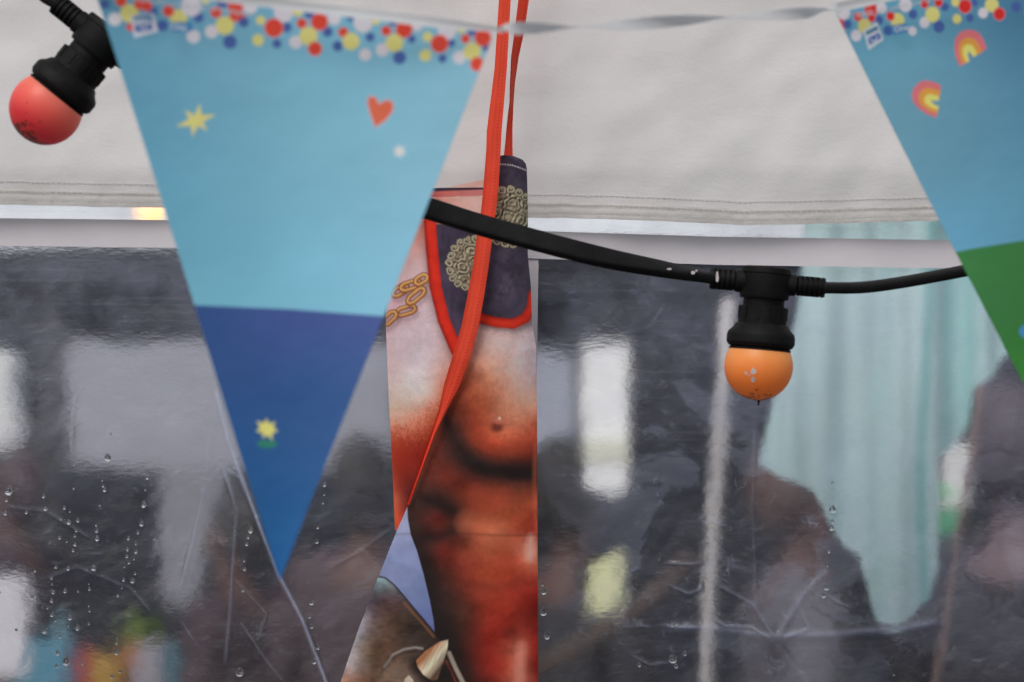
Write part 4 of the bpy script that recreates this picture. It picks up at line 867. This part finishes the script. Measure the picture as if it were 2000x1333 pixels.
simple('lime_placard', [(1150, 1102), (1214, 1072), (1216, 1160), (1200, 1186), (1152, 1198)], 5.5, 0.02, (200, 204, 140), 'lime yellow placard directly below the white sky gap panel', 'placard')
rail = sweep([Vector(P(x, y, 5.2)) for x, y in ((1000, 1330), (1120, 1262), (1250, 1178), (1352, 1082))], lambda i, t: [(0.016 * math.cos(2 * math.pi * k / 10), 0.016 * math.sin(2 * math.pi * k / 10)) for k in range(10)])
tag(link('wooden_rail', bm_mesh('wooden_rail', rail), mat('brown_wood', (0.085, 0.055, 0.045, 1), .6, var=.3, varscale=12)), 'brown wooden rail sloping up behind the lime yellow placard', 'rail')
pole = sweep([Vector(P(1421, 585, 3.4)), Vector(P(1405, 800, 3.4)), Vector(P(1384, 1120, 3.4)), Vector((P(1345, 1700, 3.4)[0] - .03, 3.4, 0.0))], lambda i, t: [(0.0098 * math.cos(2 * math.pi * k / 14), 0.0098 * math.sin(2 * math.pi * k / 14)) for k in range(14)])
tag(link('tent_pole', bm_mesh('tent_pole', pole), mat('white_enamel', (0.62, 0.58, 0.58, 1), .4)), 'slanting white pole standing behind the window just beneath the orange bulb', 'pole')
cane = sweep([Vector(P(1926, 640, 3.2)), Vector(P(1885, 900, 3.2)), Vector(P(1852, 1120, 3.2)), Vector(P(1780, 1600, 3.2)), Vector((P(1760, 1700, 3.2)[0], 3.2, 0.0))], lambda i, t: [(0.0035 * math.cos(2 * math.pi * k / 10), 0.0035 * math.sin(2 * math.pi * k / 10)) for k in range(10)])
tag(link('bamboo_cane', bm_mesh('bamboo_cane', cane), mat('cane', (0.34, 0.22, 0.19, 1), .6)), 'thin brown cane leaning in front of the white and green bag', 'cane')

# mint cloth
def mint():
    YM = 2.75
    M_m = mat('mint_cotton', attr='print', rough=0.8, spec=0.2, bump=[(25, .004, (1, 1, .3))])
    root = empty('mint_garment', P(1700, 300, YM)); root.location.y = YM; tag(root, 'pale mint green garment hanging in long folds behind the window, beside the rainbow pennant', 'garment')
    bot = [(1478, 905), (1520, 930), (1560, 946), (1588, 960), (1610, 1010), (1640, 1062), (1688, 1092), (1690, 1170), (1700, 1205), (1735, 1226), (1765, 1218), (1785, 1190), (1800, 1170), (1820, 1165), (1826, 1060)]
    XX, VV = np.meshgrid(np.linspace(1, 0, 150)[::-1], np.linspace(0, 1, 220))
    top = 200
    lx = lambda y: interp([(200, 1572), (430, 1566), (600, 1556), (700, 1528), (800, 1502), (905, 1478), (1300, 1478)], y)
    # columns run between left edge and right edge 1826
    xb = 1478 + (1826 - 1478) * XX
    ybot = np.convolve(np.pad(interp(bot, xb[0]), 6, 'edge'), np.ones(13) / 13, 'valid')[None, :] * np.ones_like(xb)
    Yg = top + (ybot - top) * VV
    l = np.minimum(lx(Yg), 1826); X = l + (1826 - l) * XX
    X = np.where(Yg > 905, xb, X)
    fold = 0.009 * np.sin((X - 1500) / 34 + Yg / 300) * np.clip((Yg - 250) / 500, .3, 1) + 0.004 * np.sin((X - 1500) / 11 + 1)
    C = np.ones(X.shape + (1,)) * np.array((0.64, 0.85, 0.86))
    yy = Yg
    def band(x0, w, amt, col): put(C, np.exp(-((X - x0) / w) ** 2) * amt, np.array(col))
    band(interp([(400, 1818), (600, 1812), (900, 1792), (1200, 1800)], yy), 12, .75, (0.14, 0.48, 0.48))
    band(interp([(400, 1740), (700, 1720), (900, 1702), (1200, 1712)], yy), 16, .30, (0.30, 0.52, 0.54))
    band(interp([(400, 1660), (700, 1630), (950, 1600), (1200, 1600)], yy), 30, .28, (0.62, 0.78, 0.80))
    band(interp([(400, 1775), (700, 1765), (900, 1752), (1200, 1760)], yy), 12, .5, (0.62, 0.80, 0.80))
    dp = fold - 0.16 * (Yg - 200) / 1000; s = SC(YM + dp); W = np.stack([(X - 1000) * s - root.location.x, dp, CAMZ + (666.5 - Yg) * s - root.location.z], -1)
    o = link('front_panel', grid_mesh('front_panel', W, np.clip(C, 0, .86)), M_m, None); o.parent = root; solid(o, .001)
    XX, VV = np.meshgrid(np.linspace(0, 1, 60), np.linspace(0, 1, 100))
    rb_ = interp([(1815, 900), (1860, 870), (1885, 830), (1900, 760), (1940, 740), (1975, 690)], 1815 + 160 * XX); Yg = top + (rb_ - top) * VV
    X = 1815 + (interp([(200, 1910), (500, 1925), (650, 1960), (900, 1975)], Yg) - 1815) * XX
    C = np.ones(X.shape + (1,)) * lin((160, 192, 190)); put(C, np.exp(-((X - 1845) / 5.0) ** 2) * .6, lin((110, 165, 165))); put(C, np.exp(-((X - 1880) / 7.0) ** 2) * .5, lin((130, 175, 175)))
    dp = .05 + 0.012 * np.sin(X / 14) - 0.16 * (Yg - 200) / 1000; s = SC(YM + dp); W = np.stack([(X - 1000) * s - root.location.x, dp, CAMZ + (666.5 - Yg) * s - root.location.z], -1)
    o = link('sleeve', grid_mesh('sleeve', W, np.clip(C * 1.7, 0, .86)), M_m, None); o.parent = root; solid(o, .001)
    bmh = sweep([Vector(P(1540, 196, YM + .02)), Vector(P(1700, 150, YM + .02)), Vector(P(1930, 196, YM + .02))], lambda i, t: [(.006 * math.cos(2 * math.pi * k / 8), .006 * math.sin(2 * math.pi * k / 8)) for k in range(8)])
    h = link('hanger', bm_mesh('hanger', bmh), mat('hanger_wood', (.3, .2, .12, 1), .5), None); h.parent = root; h.matrix_parent_inverse = Matrix.Translation(root.location).inverted()
mint()
# white and green bag
Yb = 4.6
bag = empty('carrier_bag', P(1850, 1040, Yb)); tag(bag, 'white carrier bag with green bands behind the thin brown cane', 'bag')
def bagpart(nm, ol, c, dy=0.0):
    o = slab(nm, ol, Yb + dy, 0.05, mat(nm, alb(*c, 1.9), .5), None, 0.006); o.parent = bag; o.matrix_parent_inverse = Matrix.Translation(bag.location).inverted()
bagpart('bag_body', [(1835, 905), (1842, 880), (1860, 868), (1884, 868), (1884, 985), (1830, 985)], (232, 226, 232))
bagpart('green_band', [(1824, 948), (1852, 940), (1868, 972), (1824, 972)], (110, 165, 130), -.003)
bagpart('white_band', [(1822, 972), (1884, 974), (1882, 990), (1822, 990)], (215, 220, 218), -.006)
bagpart('green_base', [(1820, 990), (1872, 991), (1864, 1030), (1820, 1052)], (70, 130, 100), -.003)

# counter with coloured boxes
Yc = 6.4
ct = empty('stall_counter', (P(200, 0, Yc)[0], Yc, 0)); tag(ct, 'low dark counter behind the window carrying the coloured boxes', 'counter')
zt = P(0, 1345, Yc)[2]
bm = bmesh.new(); add_box(bm, (P(200, 0, Yc)[0], Yc + .15, zt - .02), (1.3, .5, .04)); o = link('counter_top', bm_mesh('ct', bm), mat('counter_wood', (.09, .07, .06, 1), .6), None, smooth=False); o.parent = ct; o.matrix_parent_inverse = Matrix.Translation(ct.location).inverted()
bm = bmesh.new(); add_box(bm, (P(200, 0, Yc)[0], Yc + .15, (zt - .042) / 2), (1.2, .42, zt - .042)); o = link('counter_front', bm_mesh('cf', bm), mat('counter_dark', (.03, .03, .035, 1), .6), None, smooth=False); o.parent = ct; o.matrix_parent_inverse = Matrix.Translation(ct.location).inverted()
for nm, x0, x1, y0, c, lab, cat, dy in (('teal_box', 40, 142, 1248, (88, 150, 175), 'wide teal box at the left end of the counter', 'box', .06), ('teal_bottle', 92, 126, 1204, (120, 160, 172), 'tall pale teal bottle behind the wide teal box', 'bottle', .18),
    ('pink_packet', 148, 169, 1262, (140, 90, 105), 'dusty pink packet next to the wide teal box', 'packet', .05), ('red_packet', 171, 188, 1264, (190, 70, 62), 'small red packet between pink and mustard ones', 'packet', .05),
    ('mustard_box', 189, 248, 1272, (185, 145, 62), 'mustard yellow box in the middle of the counter', 'box', .05), ('orange_tub', 246, 274, 1255, (205, 125, 65), 'orange tub beside the mustard box', 'tub', .1),
    ('white_parcel', 274, 330, 1252, (165, 160, 170), 'off-white parcel next to the orange tub', 'parcel', .05), ('blue_tin', 326, 362, 1258, (85, 140, 158), 'tall grey blue tin at the right end of the counter', 'tin', .05)):
    s = SC(Yc); w = (x1 - x0) * s; z1 = P(0, y0, Yc)[2]; xc = P((x0 + x1) / 2, 0, Yc)[0]
    m_ = mat(nm, alb(*c, 0.95), .5, var=.1, varscale=14)
    if 'bottle' in nm or 'tub' in nm or 'tin' in nm:
        h_ = z1 - zt; bm = lathe([(0, 0), (0, w * .48), (h_ * .7, w * .5), (h_ * .8, w * .3 if 'bottle' in nm else w * .5), (h_ * .98, w * .28 if 'bottle' in nm else w * .5), (h_, w * .2), (h_, 0)], 20); bmesh.ops.translate(bm, vec=(xc, Yc + dy, zt), verts=bm.verts)
    else:
        bm = bmesh.new(); add_box(bm, (xc, Yc + dy, (zt + z1) / 2), (w, .09, z1 - zt), bev=.004)
    tag(link(nm, bm_mesh(nm, bm), m_, smooth=False), lab, cat)
# leafy plant
bm = bmesh.new(); pc = Vector(P(293, 1240, 6.9))
for k in range(260):
    d = Vector((random.gauss(0, .022), random.gauss(0, .03), random.gauss(0, .022))); a = Matrix.Rotation(random.uniform(0, 6.28), 3, 'Z') @ Matrix.Rotation(random.uniform(0, 3), 3, 'X')
    bm.faces.new([bm.verts.new(pc + d + a @ Vector(v)) for v in ((0, 0, 0), (.012, .004, .012), (0, .008, .035), (-.012, .004, .012))])
pl = empty('potted_plant', (pc.x, pc.y, 0)); tag(pl, 'small lime green plant just behind the orange tub', 'plant')
o = link('leaves', bm_mesh('leaves', bm), mat('lime_leaf', (.22, .32, .05, 1), .6), None, smooth=False); o.parent = pl; o.matrix_parent_inverse = Matrix.Translation(pl.location).inverted()
bm = lathe([(0, 0), (0, .16), (pc.z - .06, .07), (pc.z - .06, 0)], 20); o = link('plant_stand', bm_mesh('st', bm), mat('stand_dark', (.04, .04, .04, 1), .6), None); o.parent = pl

# warm lamp glowing behind the top strip
Yl = 4.0; lp = empty('hanging_lamp', P(302, 414, Yl)); tag(lp, 'lit warm bulb glowing behind the narrow clear strip beside the wide blue pennant', 'lamp')
me_ = bpy.data.materials.new('lit_glass'); me_.use_nodes = True; n_ = me_.node_tree.nodes; b = n_['Principled BSDF']; b.inputs['Emission Color'].default_value = (1, .50, .16, 1); b.inputs['Emission Strength'].default_value = 2.2
bm = lathe([(math.cos(t) * .026, math.sin(t) * .024) for t in np.linspace(math.pi, 0, 16)], 24); o = link('lamp_bulb', bm_mesh('lb', bm), me_, None); o.parent = lp
bm = lathe([(.02, 0), (.02, .014), (.06, .015), (.07, .004), (1.0, .004), (1.0, 0)], 16); o = link('lamp_socket', bm_mesh('ls', bm), M_rub, None); o.parent = lp

fm = empty('added_marquee', (0, 14, 0)); tag(fm, 'far white roof added to brighten the narrow clear strip', 'added roof')  # added behind the clear strip to brighten it where the sky reads dark
M_fm = mat('added_white_roof', (0.80, 0.83, 0.88, 1), 0.7, var=.10, varscale=1.2)
bm = bmesh.new(); vs = [bm.verts.new(v) for v in ((-6, 0, 2.35), (6, 0, 2.35), (4.6, 2.2, 4.0), (-4.6, 2.2, 4.0), (-6, 4.4, 2.35), (6, 4.4, 2.35))]
for f in ((0, 1, 2, 3), (3, 2, 5, 4), (0, 3, 4), (1, 5, 2)): bm.faces.new([vs[k] for k in f])
o = link('added_roof', bm_mesh('mr', bm), M_fm, fm, smooth=False)
for x in (-5.9, 5.9):
    for y in (.1, 4.3):
        bm = bmesh.new(); add_box(bm, (x, y, 1.16), (.08, .08, 2.32)); link('added_leg', bm_mesh('ml', bm), M_fm, fm, smooth=False)
# people
def skin_obj(name, verts, edges, rad, m, parent, sub=2):
    me = bpy.data.meshes.new(name); me.from_pydata(verts, edges, []); o = bpy.data.objects.new(name, me); COL.objects.link(o); me.materials.append(m); o.parent = parent
    o.modifiers.new('skin', 'SKIN')
    if not me.skin_vertices: 
        bm = bmesh.new(); bm.from_mesh(me); bm.verts.layers.skin.verify(); bm.to_mesh(me); bm.free()
    for i, r in enumerate(rad):
        sv = me.skin_vertices[0].data[i]; sv.radius = r if isinstance(r, tuple) else (r, r); sv.use_root = (i == 0)
    s_ = o.modifiers.new('sub', 'SUBSURF'); s_.levels = sub; s_.render_levels = sub
    o.modifiers['skin'].use_smooth_shade = True
    return o
def person(px, py, Y, H, face, skinc, hairc, topc, label, lean=0.0):
    x, _, zh = P(px, py, Y); z0 = zh - (H - 0.12); root = empty('person', (x, Y, 0)); root.rotation_euler = (0, 0, face); tag(root, label, 'person')
    s = H / 1.72; k = zh + .12 * s; g = k / 1.72     # head centre lands at zh
    def V(a): return [(vx * g, vy * g, vz * g) for vx, vy, vz in a]
    b = V([(0, 0, .95), (0, 0, 1.12), (0, -.01, 1.34), (0, -.01, 1.46), (0, -.015, 1.50), (0, -.03, 1.59), (0, -.025, 1.68), (0, -.115, 1.585),
           (.17, 0, 1.40), (.23, .01, 1.14), (.22, -.10, .92), (-.17, 0, 1.40), (-.23, .01, 1.14), (-.22, -.10, .92),
           (.09, 0, .90), (.10, -.01, .50), (.10, .01, .08), (.10, -.13, .04), (-.09, 0, .90), (-.10, -.01, .50), (-.10, .01, .08), (-.10, -.13, .04)])
    e = [(0, 1), (1, 2), (2, 3), (3, 4), (4, 5), (5, 6), (5, 7), (2, 8), (8, 9), (9, 10), (2, 11), (11, 12), (12, 13), (0, 14), (14, 15), (15, 16), (16, 17), (0, 18), (18, 19), (19, 20), (20, 21)]
    r = [(.15, .11), (.14, .10), (.15, .10), .052, .052, (.075, .088), (.06, .07), .014, .055, .042, .03, .055, .042, .03, .085, .06, .04, .035, .085, .06, .04, .035]
    r = [tuple(q * g for q in (t if isinstance(t, tuple) else (t, t))) for t in r]
    skin_obj('body', b, e, r, mat('skin', skinc, .5), root)
    tb = V([(0, 0, .93), (0, 0, 1.12), (0, -.01, 1.34), (0, 0, 1.49), (.17, 0, 1.40), (.23, .01, 1.14), (.222, -.08, .97), (-.17, 0, 1.40), (-.23, .01, 1.14), (-.222, -.08, .97)])
    te = [(0, 1), (1, 2), (2, 3), (2, 4), (4, 5), (5, 6), (2, 7), (7, 8), (8, 9)]
    tr = [(.18, .14), (.165, .125), (.175, .125), (.085, .08), .075, .058, .045, .075, .06, .05]; tr = [tuple(q * g for q in (t if isinstance(t, tuple) else (t, t))) for t in tr]
    skin_obj('jacket', tb, te, tr, mat('jacket', topc, .8, var=.15, varscale=6), root)
    tb = V([(0, 0, .97), (.09, 0, .90), (.10, -.01, .50), (.10, .01, .10), (-.09, 0, .90), (-.10, -.01, .50), (-.10, .01, .10)])
    tr = [(.16, .12), .1, .075, .06, .1, .075, .06]; tr = [tuple(q * g for q in (t if isinstance(t, tuple) else (t, t))) for t in tr]
    skin_obj('trousers', tb, [(0, 1), (1, 2), (2, 3), (0, 4), (4, 5), (5, 6)], tr, mat('trousers', (.03, .032, .045, 1), .8), root)
    bm = bmesh.new(); bmesh.ops.create_uvsphere(bm, u_segments=24, v_segments=18, radius=1.0)
    for v in bm.verts:
        n = 1 + .05 * math.sin(v.co.x * 9) * math.sin(v.co.z * 7)
        v.co = Vector((v.co.x * .088 * n, v.co.y * .100 * n + .012, v.co.z * .125 * n))
        if v.co.z < .035 and v.co.y < .0: v.co.y = max(v.co.y, -.005) if v.co.z < .02 else v.co.y
        v.co.z += 1.655 if v.co.z > 0 else 1.655
    for v in bm.verts: v.co *= g
    link('hair', bm_mesh('hair', bm), mat('hair', hairc, .6, var=.3, varscale=60), root)
SK = (.11, .055, .048, 1); DH = (.02, .016, .015, 1)
person(716, 975, 6.4, 1.66, R(165), SK, DH, (.07, .045, .055, 1), 'person with dark hair and dark top, blurred between the wide blue pennant and the apron')
person(478, 1062, 6.6, 1.60, R(-120), SK, DH, (.06, .035, .045, 1), 'person with dark hair and plum top, low behind the wide blue pennant tip')
person(1105, 990, 6.0, 1.68, R(140), SK, DH, (.03, .028, .035, 1), 'person in black with dark hair, right beside the printed apron edge')
person(1545, 990, 5.6, 1.62, R(95), (.12, .065, .06, 1), (.10, .055, .05, 1), (.12, .11, .13, 1), 'person with brown hair in a grey mauve top, under the mint garment')
person(48, 985, 7.6, 1.70, R(-110), (.12, .06, .055, 1), (.06, .03, .03, 1), (.05, .032, .045, 1), 'person in dark clothes at the left edge below the white jacket')
person(1965, 905, 5.4, 1.72, R(150), (.16, .11, .13, 1), (.085, .065, .085, 1), (.022, .02, .03, 1), 'person in dark clothing at the right edge behind the thin cane')
